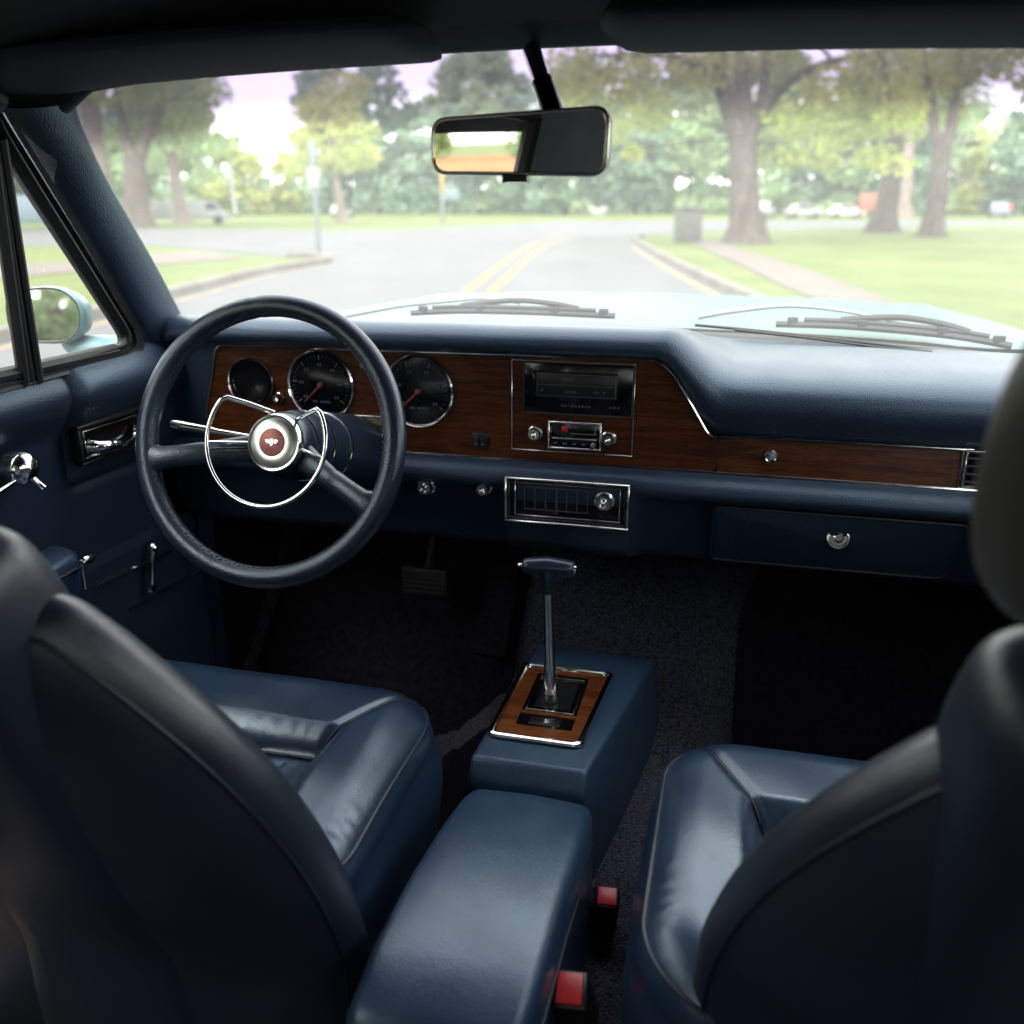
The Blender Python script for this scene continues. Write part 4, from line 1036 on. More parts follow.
mb = MB(); mb.add([mp(p.x * .985, p.y * .95, .0045) for p in base_pts], [list(range(len(base_pts)))])
mb.tube([mp(p.x * .982, p.y * .945, .0052) for p in base_pts], .0014, 6, True, 1)
mb.tube([mp(p.x * .998, p.y * .995, .0035) for p in base_pts], .0013, 6, True, 1)
part('mirror_glass', mb, ['mirror', 'steel'], mirr, sharp=0)
mb = MB(); s0, s1 = mc + V((.038, .03, .012)), aty(531, 48, 1.06)
mb.tube([s0, s0.lerp(s1, .58), s0.lerp(s1, .60)], [.0118, .0112, .0120], 16); mb.tube([s0.lerp(s1, .60), s0.lerp(s1, .62), s1], [.0120, .0100, .0100], 16, mat=1)
part('mirror_stem', mb, ['gloss', 'steel'], mirr)
mb = MB(); mb.box(mp(-.016, -H - .006, -.002), mp(.012, -H + .001, .004), .001); part('dip_tab', mb, ['black'], mirr)

# ================================================================== OUTSIDE OF THE CAR
mb = MB(); secs = []
for k in range(41):
    u = k / 20 - 1; x = XC + .93 * u; q = abs(u); row = []
    for y in (1.72, 1.80, 2.0, 2.3, 2.6, 2.85, 2.93, 2.96):
        t = (y - 1.72) / 1.24
        z = .975 - .030 * t - .012 * t * t + .014 * (1 - q * q) - .05 * q ** 6 + .010 * math.exp(-((q - .74) / .05) ** 2) - .008 * math.exp(-((q - .62) / .015) ** 2)
        if y > 2.9: z -= (.015 if y < 2.95 else .06)
        yy = y - .18 * u * u if y < 1.75 else y - .10 * u * u * (1 - t) - .15 * q ** 4 * t
        row.append((x, yy, z))
    row.append((x, row[-1][1] + .01, .35)); secs.append(row)
for s in (-1, 1):
    pass
mb.loft(secs)
e0 = [(x - .03, y, z - .06) for x, y, z in secs[0]]; e1 = [(x + .03, y, z - .06) for x, y, z in secs[-1]]
mb.loft([[(x, y, .3) for x, y, z in e0], e0, secs[0]]); mb.loft([secs[-1], e1, [(x, y, .3) for x, y, z in e1]])
part('bonnet', mb, ['paint'], sharp=45)
mb = MB(); mb.loft([[(XC + .8 * u, 1.66 - .2 * u * u, .955), (XC + .8 * u, 1.82 - .16 * u * u, .960)] for u in [k / 12 - 1 for k in range(25)]])
part('cowl', mb, ['paint'], sharp=0)
# wipers
def wiper(pts_blade, pts_arm, y_b, y_a, label):
    mb = MB()
    bl = catmull([aty(px, py, yy) for (px, py), yy in zip(pts_blade, y_b)], 6)
    mb.tube(bl, .0066, 8, flat=.9)
    mb.tube([p + V((0, .004, .0085)) for p in bl[3:-3]], .0046, 6)
    for k in (2, len(bl) // 3, 2 * len(bl) // 3, len(bl) - 3): mb.box(bl[k] + V((-.009, -.006, -.003)), bl[k] + V((.009, .006, .013)), .002)
    mid = len(bl) // 2; n4 = len(bl) // 4
    mb.tube(catmull([bl[n4] + V((0, .005, .010)), bl[n4 + 3] + V((0, .008, .017)), bl[mid] + V((0, .010, .021)), bl[-n4 - 3] + V((0, .008, .017)), bl[-n4] + V((0, .005, .010))], 5), .0055, 8)
    w = part('wiper', mb, ['rubber'], None, label)
    mb = MB(); ar = catmull([aty(px, py, yy) for (px, py), yy in zip(pts_arm, y_a)], 6)
    n = len(ar); mb.tube(ar, [lerp(.0075, .0042, min(1, i / n * 1.3)) for i in range(n)], 8, flat=.7)
    part('wiper_arm', mb, ['galv'], w)
wiper([(411, 313), (460, 311), (520, 312), (570, 314), (615, 316)], [(345, 316), (400, 306), (450, 301), (484, 298.5), (520, 303)], [1.72, 1.735, 1.745, 1.75, 1.75], [1.76, 1.77, 1.77, 1.765, 1.755], 'wiper before the centre of the windshield')
wiper([(776, 324), (840, 326), (905, 331), (960, 337), (1012, 346)], [(698, 317), (735, 311), (790, 306), (850, 312), (905, 324)], [1.70, 1.69, 1.68, 1.665, 1.64], [1.75, 1.76, 1.76, 1.74, 1.70], 'wiper on the passenger side')
# outside mirror
om = aty(49, 317, 1.27)
onr = V((.30, -.95, .060)).normalized(); ou = V((.95, .30, 0)).normalized(); ov = onr.cross(ou); ov = -ov if ov.z < 0 else ov
def op(x, y, h): return om + ou * x + ov * y + onr * h
oo = [(-.062, 0), (-.058, .026), (-.035, .041), (0, .046), (.028, .042), (.048, .024), (.052, 0), (.044, -.024), (.022, -.038), (-.01, -.040), (-.04, -.036), (-.058, -.022)]
oo = [(p.x, p.y) for p in catmull([V((x, y, 0)) for x, y in oo], 4, True)]
mb = MB(); secs = []
for sc, h, sx in ((.15, -.075, .010), (.45, -.068, .012), (.72, -.052, .014), (.92, -.028, .012), (1.04, -.006, .006), (1.07, .004, .003), (1.03, .008, 0), (.985, .004, 0)):
    secs.append([op(x * sc + sx, y * sc, h) for x, y in oo])
mb.loft(secs, closed=True)
ft = V((-.985, om.y + .04, .975))
mb.tube(catmull([op(.015, -.03, -.035), op(.03, -.052, -.03), ft + V((-.02, 0, .0)), ft + V((.0, -.02, -.03))], 5), [.020, .019, .018, .018, .018] + [.022] * 5 + [.028] * 6, 12)
omo = part('door_mirror', mb, ['shell'], sharp=50)
mb = MB(); mb.add([op(x * .985, y * .985, .0045) for x, y in oo], [list(range(len(oo)))])
mb.tube([op(x * 1.0, y * 1.0, .006) for x, y in oo], .0022, 6, True, 1)
part('mirror_glass', mb, ['mirror', 'rubber'], omo, sharp=0)

# ================================================================== LAND
def rise(x, y):
    d = math.hypot(x, y); return .8 * sstep(105, 190, d)
mb = MB()
rad = [0, 6, 14, 25, 40, 60, 80, 100, 115, 130, 150, 175, 200, 260, 400, 700, 1200, 2000]; SEG = 96; vs = [(0, 0, 0)]
for r in rad[1:]:
    for k in range(SEG): a = 2 * PI * k / SEG; x, y = r * math.cos(a), r * math.sin(a); vs.append((x, y, rise(x, y)))
fs = [[0, 1 + k, 1 + (k + 1) % SEG] for k in range(SEG)]
for i in range(len(rad) - 2):
    for k in range(SEG): l = (k + 1) % SEG; fs.append([1 + i * SEG + k, 1 + i * SEG + l, 1 + (i + 1) * SEG + l, 1 + (i + 1) * SEG + k])
mb.add(vs, fs); struct('ground', mb, ['grass'], sharp=0)

def sheet(name, pts, z, mat):
    bm = bmesh.new(); vv = [bm.verts.new((x, y, z)) for x, y in pts]; es = [bm.edges.new((vv[i], vv[(i + 1) % len(vv)])) for i in range(len(vv))]
    bmesh.ops.triangle_fill(bm, use_beauty=True, use_dissolve=False, edges=es)
    for f in bm.faces:
        if f.normal.z < 0: f.normal_flip()
    mb = MB(); mb.add_bm(bm); return struct(name, mb, [mat])
def sm(pts, n=5): return [(p.x, p.y) for p in catmull([V((x, y, 0)) for x, y in pts], n)]
rk = [(12.5, -50), (5.45, -14.5), (2.4, .8)] + [ground(*p) for p in [(733, 297), (700, 281), (670, 265), (648, 252), (636, 244), (633, 240), (640, 236)]]
rk = sm(rk)
lk = [(3.0, -50), (-2.6, -14.0), (-5.5, 1.0)] + [ground(*p) for p in [(80, 325), (150, 305), (200, 292), (260, 276), (310, 267), (333, 262), (320, 258.5), (290, 258)]]
lk = sm(lk)
r_near = [ground(*p) for p in [(700, 231), (760, 230), (860, 229), (960, 226), (1150, 224), (1500, 224)]]
r_far = [ground(*p) for p in [(1500, 220), (1150, 220.5), (900, 221), (760, 221), (640, 221), (560, 221.5), (470, 226), (400, 230), (330, 231), (250, 229.5), (160, 229), (0, 229), (-200, 229)]]
l_near = [ground(*p) for p in [(-250, 249), (0, 247), (150, 246), (207, 250)]]
sheet('road', lk[::-1] + rk + r_near + r_far + l_near, .012, 'asphalt')
sheet('side_path', [ground(*p) for p in [(-200, 274), (-60, 268), (60, 263), (150, 254), (207, 250.6), (245, 258.5), (190, 262.5), (140, 266.5), (60, 274), (-60, 284), (-200, 294)]], .016, 'path')
sheet('bare_ground', [(-60, 30), (-19, 14), (-12, 2), (-9, -8), (-8, -30), (-40, -95), (-95, -60)], .009, 'earth')
pl = sm([(7.5, -30), (3.2, 2)] + [ground(*p) for p in [(830, 305), (780, 285), (740, 265), (710, 252), (690, 243), (676, 238)]])
pr = sm([(9.0, -30), (4.2, 2)] + [ground(*p) for p in [(905, 305), (860, 290), (800, 268), (750, 252), (722, 243), (705, 238)]])
sheet('footpath', pl + pr[::-1], .016, 'path')
def offs(line, d):
    out = []
    for i, p in enumerate(line):
        a, b = V((*line[max(i - 1, 0)], 0)), V((*line[min(i + 1, len(line) - 1)], 0)); t = (b - a).normalized(); out.append((p[0] - t.y * d, p[1] + t.x * d))
    return out
def kerb(line, side, name):
    mb = MB(); prof = [(0.0, .0), (0.02, .125), (.045, .14), (.16, .14), (.20, .125), (.21, -.02)]
    mb.loft([[(p[0], p[1], z) for p, z in row] for row in zip(*[[((q), z) for q in offs(line, side * o)] for o, z in prof])])
    return struct(name, mb, ['kerb'], sharp=40)
kerb(rk, -1, 'kerb'); kerb(lk, 1, 'kerb')
def stripe(line, w, mat, name='road_marking', z=.017):
    mb = MB(); a, b = offs(line, w / 2), offs(line, -w / 2)
    mb.ribbon([(x, y, z) for x, y in a], [(x, y, z) for x, y in b]); o = struct(name, mb, [mat]); return o
ylc = [(8.5, -50), (-1.5, .5)] + [ground(*p) for p in [(462, 297), (478, 283), (497, 268), (516, 254), (537, 243), (562, 236)]]
yrc = [(8.9, -50), (-1.15, .5)] + [ground(*p) for p in [(488, 297), (502, 283), (518, 268), (532, 255), (550, 244.5), (572, 237.5)]]
stripe(sm(ylc), .13, 'yellow'); stripe(sm(yrc), .13, 'yellow')
stripe(offs(rk[8:-12], .22), .12, 'paleyellow', 'edge_line')
stripe(offs(lk[8:-12], -.22), .10, 'paleyellow', 'edge_line')

# ================================================================== TREES
def quad_leaves(mb, c, rad, n, size, rnd, mat=0, shell=.35):
    for _ in range(n):
        while True:
            d = V((rnd.uniform(-1, 1), rnd.uniform(-1, 1), rnd.uniform(-1, 1)))
            if shell < d.length <= 1: break
        p = V(c) + V((d.x * rad[0], d.y * rad[1], d.z * rad[2]))
        a = V((rnd.gauss(0, 1), rnd.gauss(0, 1), rnd.gauss(0, .7) - .25)).normalized(); b = a.cross(V((rnd.gauss(0, 1), rnd.gauss(0, 1), rnd.gauss(0, 1)))).normalized()
        s = size * rnd.uniform(.6, 1.3)
        mb.add([p - a * s * .6, p + b * s * .33, p + a * s * .6, p - b * s * .33], [[0, 1, 2, 3]], mat)
def limb_path(mb, pts, r0, r1, n=5, seg=10, wob=0.0, rnd=None):
    f = catmull(pts, n); N = len(f)
    if wob: f = [p + V((rnd.uniform(-wob, wob), rnd.uniform(-wob, wob), 0)) if 0 < i < N - 1 else p for i, p in enumerate(f)]
    mb.tube(f, [lerp(r0, r1, i / (N - 1)) for i in range(N)], seg)
def tree(name, label, base, limbs, clumps, bark, leaves, leaf_size, seed, group=None, flare=1.5):
    """limbs: (points relative to the base, r0, r1); clumps: (centre, radii, leaf count)."""
    rnd = random.Random(seed); b = V((*base, rise(*base)))
    t = empty(name, b, label, 'tree', group)
    mb = MB()
    for k, (pts, r0, r1) in enumerate(limbs):
        limb_path(mb, pts, r0, r1, 6, 12, .0, rnd)
        if k == 0:
            f0 = V(pts[0]); mb.lathe(f0 + V((0, 0, -.05)), (0, 0, 1), [(r0 * flare * 1.15, 0), (r0 * flare, r0 * .25), (r0 * 1.18, r0 * .9), (r0 * .99, r0 * 1.9)], 14)
    # twigs: thin branches from limb ends into the clumps
    tips = [V(p[0][-1]) for p in limbs]
    for c, rad, n in clumps[:24]:
        s = min(tips, key=lambda q: (q - V(c)).length); m = s.lerp(V(c), .5) + V((0, 0, .2))
        limb_path(mb, [s, m, V(c)], .05 + .012 * rad[0], .015, 3, 6)
    link('trunk', mb, [bark], t, None, 60)
    mb = MB()
    for c, rad, n in clumps: quad_leaves(mb, c, rad, int(n * .85), leaf_size, rnd)
    link('crown', mb, [leaves], t, None, 0, recalc=False)
    return t
def crown_clumps(rnd, centre, rad, k, cr, n):
    out = []
    for _ in range(k):
        while True:
            d = V((rnd.uniform(-1, 1), rnd.uniform(-1, 1), rnd.uniform(-1, 1)))
            if .25 < d.length <= 1: break
        q = rnd.uniform(.65, 1.3) * cr
        out.append(((centre[0] + d.x * rad[0], centre[1] + d.y * rad[1], centre[2] + d.z * rad[2]), (q, q, q * .6), n))
    return out
# pixel helper: offsets, in the plane facing the camera, from a tree's foot
def facing(base, px, py, dy=0.0):
    b = V((*base, 0)); dep = (b - EYE).dot(FW); d = ray(px, py); p = EYE + d * (dep / F); fl = V((FW.x, FW.y, 0)).normalized()
    return p - b + fl * dy
R_ = random.Random(5)
# the big forked tree behind the bin
B = ground(746, 243); f = lambda px, py, dy=0: facing(B, px, py, dy)
limbs = [([f(746, 243), f(745, 215), f(744, 180), f(743, 140)], .60, .46),
         ([f(742, 150), f(731, 112), f(722, 85), f(712, 50, -1), f(690, 0, -2), f(670, -60, -3)], .40, .16),
         ([f(745, 150), f(748, 105, .5), f(747, 60, 1), f(752, 0, 1.5), f(750, -90, 2)], .40, .14),
         ([f(748, 140), f(762, 110, -.4), f(778, 88, -1), f(806, 72, -2), f(850, 66, -3)], .27, .08),
         ([f(762, 108), f(772, 70, 1), f(785, 20, 2), f(800, -60, 3)], .24, .10),
         ([f(726, 95), f(700, 75, -1), f(660, 66, -2), f(610, 68, -3)], .18, .06)]
cl = []
for (px, py, dy, rx, rz, n) in [(600, 95, -1, 1.3, .9, 520), (575, 70, 0, 1.5, 1.0, 520), (635, 80, -2, 1.4, .9, 560), (655, 110, 1, 1.0, .7, 380), (690, 70, -2, 1.5, .9, 560), (610, 130, 1, .9, .5, 240), (570, 112, 2, .9, .6, 260), (640, 150, 2, .5, .35, 100),
                                (790, 120, 0, 1.3, .8, 480), (820, 95, -2, 1.4, .9, 560), (850, 80, -3, 1.5, .9, 560), (780, 60, 1, 1.3, .9, 480), (840, 130, -1, 1.1, .6, 380), (870, 115, -2, 1.2, .7, 420), (790, 158, 0, .7, .4, 200), (865, 158, -1, .9, .45, 260), (835, 160, 1, .6, .35, 150), (878, 168, -1.5, .9, .35, 70), (770, 148, 1, .6, .5, 160), (720, 60, 2, 1.2, .8, 420)]:
    c = f(px, py, dy); cl.append((tuple(c), (rx, rx, rz), n))
cl += crown_clumps(R_, (0, 0, 9.5), (6.5, 5, 2.6), 26, 1.8, 300)
tree('park_tree', 'massive forked tree with thick grey trunk just behind the concrete bin', B, limbs, cl, 'trunk_a', 'leaf_lime', .24, 1, 'large trees on the lawn')
# leaning tree right of it with a stub limb
B = ground(882, 233)
f = lambda px, py, dy=0: facing(B, px, py, dy)
limbs = [([f(882, 233), f(887, 205), f(892, 175), f(895, 140)], .62, .44), ([f(893, 150), f(898, 110), f(905, 60), f(915, -20)], .40, .15), ([f(891, 170), f(880, 156, -.4), f(868, 152, -.6)], .34, .20), ([f(896, 135), f(880, 100, 1), f(850, 60, 2), f(820, 20, 2)], .2, .08), ([f(905, 100), f(925, 70), f(950, 40), f(975, 20)], .16, .06)]
cl = [(tuple(f(px, py, dy)), (rx, rx, rz), n) for px, py, dy, rx, rz, n in [(860, 95, 1, 1.9, 1.2, 420), (900, 75, 0, 2, 1.2, 460), (930, 110, 2, 1.4, .8, 300), (915, 130, 1, 1.0, .6, 200), (875, 128, -1, 1.2, .6, 240), (890, 45, 1, 2, 1.3, 420), (950, 70, 1, 1.7, 1.0, 360), (845, 140, 2, 1.2, .6, 220)]]
cl += crown_clumps(R_, (1, 0, 12), (7, 5, 3), 20, 2.2, 260)
tree('park_tree', 'leaning grey tree with a broken stub limb on the right lawn', B, limbs, cl, 'trunk_a', 'leaf_lime', .30, 2, 'large trees on the lawn')
# forked tree at far right
B = ground(931, 237); f = lambda px, py, dy=0: facing(B, px, py, dy)
limbs = [([f(931, 237), f(936, 205), f(940, 170), f(942, 148)], .46, .40), ([f(941, 152), f(934, 125), f(930, 95), f(922, 40), f(915, -30)], .27, .10), ([f(943, 152), f(952, 125), f(955, 100), f(962, 50), f(975, -20)], .30, .10), ([f(955, 95), f(975, 75), f(1000, 60), f(1030, 50)], .14, .05)]
cl = [(tuple(f(px, py, dy)), (rx, rx, rz), n) for px, py, dy, rx, rz, n in [(925, 85, 0, 1.5, .9, 420), (955, 70, 1, 1.6, 1.0, 420), (985, 65, 0, 1.4, .8, 360), (1010, 70, -1, 1.4, .9, 360), (905, 110, 1, 1.1, .6, 260), (960, 110, 1, .8, .5, 170), (1030, 90, -1, 1.2, .7, 300), (940, 45, 1, 1.8, 1.1, 420), (1000, 40, 0, 1.8, 1.0, 420)]]
cl += crown_clumps(R_, (1, 0, 10), (5.5, 4.5, 2.3), 18, 1.9, 260)
tree('park_tree', 'slim forked tree rightmost on the lawn, its trunk splitting in a V', B, limbs, cl, 'trunk_a', 'leaf_lime', .27, 3, 'large trees on the lawn')
# left side trees
B = ground(100, 226); f = lambda px, py, dy=0: facing(B, px, py, dy)
limbs = [([f(104, 226), f(100, 190), f(94, 140), f(88, 80), f(80, 0)], .95, .45), ([f(92, 110), f(110, 70), f(140, 30), f(170, -20)], .35, .12)]
cl = [(tuple(f(px, py, dy)), (rx, rx, rz), n) for px, py, dy, rx, rz, n in [(70, 90, 0, 2.6, 1.6, 420), (120, 60, 0, 2.6, 1.6, 420), (60, 60, 1, 3, 2, 420)]] + crown_clumps(R_, (0, 0, 14), (8, 6, 4), 18, 2.8, 240)
tree('roadside_tree', 'thick pale trunk half hidden by the windshield pillar', B, limbs, cl, 'trunk_b', 'leaf_mid', .42, 4, 'trees across the side road')
B = ground(137, 228); f = lambda px, py, dy=0: facing(B, px, py, dy)
limbs = [([f(137, 229), f(137, 200), f(135, 170), f(133, 152)], .85, .60), ([f(133, 160), f(126, 140), f(118, 100), f(108, 40)], .45, .16), ([f(137, 165), f(146, 140), f(154, 120), f(165, 80), f(175, 20)], .45, .14), ([f(150, 130), f(160, 115), f(180, 95), f(200, 85)], .16, .06)]
cl = [(tuple(f(px, py, dy)), (rx, rx, rz), n) for px, py, dy, rx, rz, n in [(120, 90, -1, 2.0, 1.2, 480), (150, 100, 1, 2.0, 1.2, 480), (180, 95, 0, 2.2, 1.2, 480), (130, 120, 2, 1.4, .8, 260), (205, 90, 0, 1.8, 1.1, 400), (165, 128, 2, 1.4, .8, 260), (195, 118, -1, 1.6, .9, 320), (110, 135, 2, 1.3, .8, 240), (160, 65, 0, 2.6, 1.6, 480)]] + crown_clumps(R_, (1, 0, 12), (6, 5, 3), 18, 2.3, 260)
tree('roadside_tree', 'dark forked tree left of the white vans, crown hanging low', B, limbs, cl, 'trunk_a', 'leaf_mid', .36, 5, 'trees across the side road')
B = ground(183, 225); f = lambda px, py, dy=0: facing(B, px, py, dy)
limbs = [([f(184, 225), f(180, 205), f(175, 180), f(173, 160), f(175, 130), f(185, 90)], .55, .2), ([f(174, 165), f(164, 148), f(155, 135), f(150, 120)], .25, .10)]
cl = [(tuple(f(px, py, dy)), (rx, rx, rz), n) for px, py, dy, rx, rz, n in [(190, 120, 0, 2, 1.2, 400), (160, 150, 0, 1.7, 1.0, 300), (205, 145, 1, 1.8, 1.0, 300), (180, 95, 1, 2.5, 1.5, 420), (150, 165, 2, 1.4, .8, 200), (200, 170, 2, 1.3, .7, 160)]] + crown_clumps(R_, (0, 0, 12), (4, 4, 3), 10, 2.4, 240)
tree('roadside_tree', 'slim leaning tree standing right in front of the white vans', B, limbs, cl, 'trunk_b', 'leaf_far', .40, 6, 'trees across the side road')
B = ground(342, 223); f = lambda px, py, dy=0: facing(B, px, py, dy)
limbs = [([f(342, 223), f(340, 205), f(337, 185), f(332, 150), f(328, 110)], .45, .15)]
cl = [(tuple(f(px, py, dy)), (rx, rx, rz), n) for px, py, dy, rx, rz, n in [(305, 165, 0, 1.9, 1.1, 340), (340, 160, 0, 2, 1.2, 340), (362, 155, 1, 1.6, 1.0, 280), (320, 135, 0, 2.6, 1.5, 420), (350, 130, 1, 2.4, 1.4, 400), (300, 140, 1, 1.6, 1.0, 260), (330, 105, 0, 2.8, 1.5, 420), (345, 85, 1, 2.2, 1.4, 380), (310, 110, 1, 2.0, 1.2, 320)]]
tree('lime_green_tree', 'single yellow-green tree behind the tall signpost', B, limbs, cl, 'trunk_b', 'leaf_olive', .42, 7)
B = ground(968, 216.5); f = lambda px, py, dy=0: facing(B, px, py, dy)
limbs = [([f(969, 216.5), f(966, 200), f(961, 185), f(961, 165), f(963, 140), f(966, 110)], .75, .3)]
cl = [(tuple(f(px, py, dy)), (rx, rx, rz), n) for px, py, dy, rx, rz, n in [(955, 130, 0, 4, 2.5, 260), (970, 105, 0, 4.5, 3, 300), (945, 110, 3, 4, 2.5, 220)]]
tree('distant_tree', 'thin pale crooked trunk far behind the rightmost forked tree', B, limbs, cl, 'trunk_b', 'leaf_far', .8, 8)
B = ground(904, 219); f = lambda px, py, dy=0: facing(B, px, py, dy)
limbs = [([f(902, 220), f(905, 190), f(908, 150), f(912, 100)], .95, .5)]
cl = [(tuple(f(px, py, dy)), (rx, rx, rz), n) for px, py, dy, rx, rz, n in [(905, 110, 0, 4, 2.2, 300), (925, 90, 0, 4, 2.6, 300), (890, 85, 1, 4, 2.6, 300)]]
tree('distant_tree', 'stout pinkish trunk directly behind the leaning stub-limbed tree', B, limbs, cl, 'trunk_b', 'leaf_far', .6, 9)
B = ground(1012, 217); f = lambda px, py, dy=0: facing(B, px, py, dy)
limbs = [([f(1012, 217), f(1010, 200), f(1008, 170), f(1008, 140)], .6, .25)]
cl = [(tuple(f(px, py, dy)), (rx, rx, rz), n) for px, py, dy, rx, rz, n in [(1010, 150, 0, 4.2, 3, 420), (990, 170, 0, 3.4, 2.2, 340), (1030, 175, 0, 4, 2.6, 360), (1005, 135, 1, 3.5, 2.2, 340), (985, 190, 1, 2.6, 1.8, 240), (1040, 150, 1, 4, 3, 340), (1000, 185, 2, 3.4, 2, 280), (1020, 195, 2, 3, 1.6, 220)]]
tree('olive_tree', 'broad olive coloured tree at the right edge far behind the lawn', B, limbs, cl, 'trunk_a', 'leaf_olive', .62, 10)

# far wood: five kinds, copied one by one
def wood_kind(seed, h, w, leaves, bark):
    rnd = random.Random(seed); limbs = [([(0, 0, 0), (rnd.uniform(-.3, .3), 0, h * .3), (rnd.uniform(-.5, .5), 0, h * .8)], .38, .1)]
    for _ in range(4): z = h * rnd.uniform(.3, .6); a = rnd.uniform(0, 6.28); limbs.append(([(0, 0, z), (math.cos(a) * w * .3, math.sin(a) * w * .3, z + h * .1), (math.cos(a) * w * .55, math.sin(a) * w * .55, z + h * .18)], .16, .05))
    cl = []
    for _ in range(46):
        t = rnd.uniform(.05, 1.0) ; wr = w * (1 - .75 * max(0, (t - .55) / .45) ** 1.5) * (.55 + .45 * min(1, t / .35)); a = rnd.uniform(0, 6.28); q = wr * math.sqrt(rnd.uniform(.05, 1))
        s = rnd.uniform(1.2, 2.1); cl.append(((q * math.cos(a), q * math.sin(a), h * t), (s, s, s * .72), 75))
    return limbs, cl, bark, leaves
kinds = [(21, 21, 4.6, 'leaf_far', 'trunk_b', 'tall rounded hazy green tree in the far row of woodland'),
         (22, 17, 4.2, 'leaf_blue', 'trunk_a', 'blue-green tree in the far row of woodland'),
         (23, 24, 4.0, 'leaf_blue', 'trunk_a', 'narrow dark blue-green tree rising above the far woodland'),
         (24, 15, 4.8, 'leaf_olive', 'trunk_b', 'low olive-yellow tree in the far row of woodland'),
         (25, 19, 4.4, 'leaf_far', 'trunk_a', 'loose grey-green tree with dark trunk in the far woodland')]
protos = {}
def wood_tree(k, x, y, s, rz, mirror_only=False):
    seed, h, w, lv_, bk, lab = kinds[k]
    if k not in protos:
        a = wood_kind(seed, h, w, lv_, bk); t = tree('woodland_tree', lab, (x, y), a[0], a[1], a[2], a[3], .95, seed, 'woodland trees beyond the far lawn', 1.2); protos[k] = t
    else:
        src = protos[k]; t = src.copy(); C.objects.link(t)
        for ch in list(src.children): c = ch.copy(); C.objects.link(c); c.parent = t
    if mirror_only: t['label'] = 'park tree behind the car, seen only reflected in the mirrors'; t['group'] = 'trees reflected in the mirrors'
    t.location = (x, y, rise(x, y) - .1); t.scale = (s, s, s * 1.0); t.rotation_euler = (0, 0, rz)
rw = random.Random(77)
def place(px, dist, k, s):
    d = ray(px, 208); d.z = 0; d.normalize(); wood_tree(k, d.x * dist, d.y * dist, s, rw.uniform(0, 6.28))
px = -60
while px < 1120:                                            # two ragged rows
    for dist, j in ((rw.uniform(135, 150), 0), (rw.uniform(165, 190), 1)):
        low = 205 < px < 300 or 955 < px < 1015
        k = rw.choice([3, 1, 3]) if (low and j == 0) else rw.choice([0, 1, 2, 4, 0, 1])
        s = rw.uniform(.74, 1.08) * (.72 if low else .94) * (1.0 if j == 0 else (.8 if low else 1.25))
        place(px + rw.uniform(-8, 8) + j * 13, dist, k, s)
    px += rw.uniform(26, 36)
mb = MB(); ru = random.Random(3)
for k in range(1500):
    d = ray(ru.uniform(-80, 1150), 208); d.z = 0; d.normalize(); q = d * ru.uniform(152, 196); h = rise(q.x, q.y)
    quad_leaves(mb, (q.x, q.y, h + ru.uniform(.3, 3.6)), (2.2, 2.2, 1.4), 14, 1.1, ru)
o = link('undergrowth', mb, ['leaf_blue'], None, None, 0, recalc=False); tag(o, 'dark band of shrubs and saplings under the far woodland trees', 'undergrowth'); o['kind'] = 'stuff'
# trees standing behind and beside the car: what the mirrors show
for i, (x, y, s, k) in enumerate([(-16, -14, .62, 3), (-26, -4, .7, 0), (-13, -30, .8, 4), (4, -34, .9, 0), (-34, 10, .7, 4), (14, -26, .8, 3), (-5, -40, .8, 0), (-9, -48, .9, 4), (-2, -52, .9, 3)]):
    wood_tree(k, x, y, s, i * 1.3, True)
for i in range(11):                                        # the far side of the road, seen in the door mirror and the interior mirror
    wood_tree([4, 0, 3, 0][i % 4], -30 - 6.5 * i + rw.uniform(-2, 2), -88 + 5 * i, .8, i * 1.7, True)
    wood_tree([0, 4, 3, 1][i % 4], -62 - 6 * (i % 3) + rw.uniform(-3, 3), 28 - 9.5 * i, .8, i * 2.1, True)

# ================================================================== STREET FURNITURE AND DISTANT THINGS
def up_from(px, py): x, y = ground(px, py); return V((x, y, rise(x, y)))
def face_rot(): return PS
# concrete bin
p = up_from(687, 242); t = empty('litter_bin', p, 'square concrete litter bin with a lid standing at the kerb before the forked tree', 'bin')
xf = Matrix.Rotation(PS * .3, 4, 'Z')
mb = MB(); mb.box((-.50, -.45, 0), (.50, .45, 1.10), .04, 0, xf, 3); mb.box((-.46, -.41, -.0), (.46, .41, .03), 0, 0, xf); link('body', mb, ['concrete'], t)
mb = MB(); mb.box((-.53, -.48, 1.11), (.53, .48, 1.24), .05, 0, xf, 3); mb.box((-.22, -.49, 1.13), (.22, -.47, 1.2), .005, 1, xf); link('lid', mb, ['concrete', 'rubber'], t)
# tall signpost with a white plate
p = up_from(319, 255); t = empty('road_sign', p, 'tall slim signpost with a small white plate at the tip of the grass island', 'sign')
mb = MB(); mb.box((-.055, -.035, 0), (.055, .035, 2.85), .01, 0); link('post', mb, ['galv'], t)
mb = MB(); mb.box((-.19, -.05, 1.68), (.19, -.037, 2.22), .02, 0, None, 2); link('sign_plate', mb, ['white'], t)
mb = MB(); mb.box((-.11, -.03, 2.3), (.11, .03, 2.85), .01, 0); link('top_plate', mb, ['galv'], t)
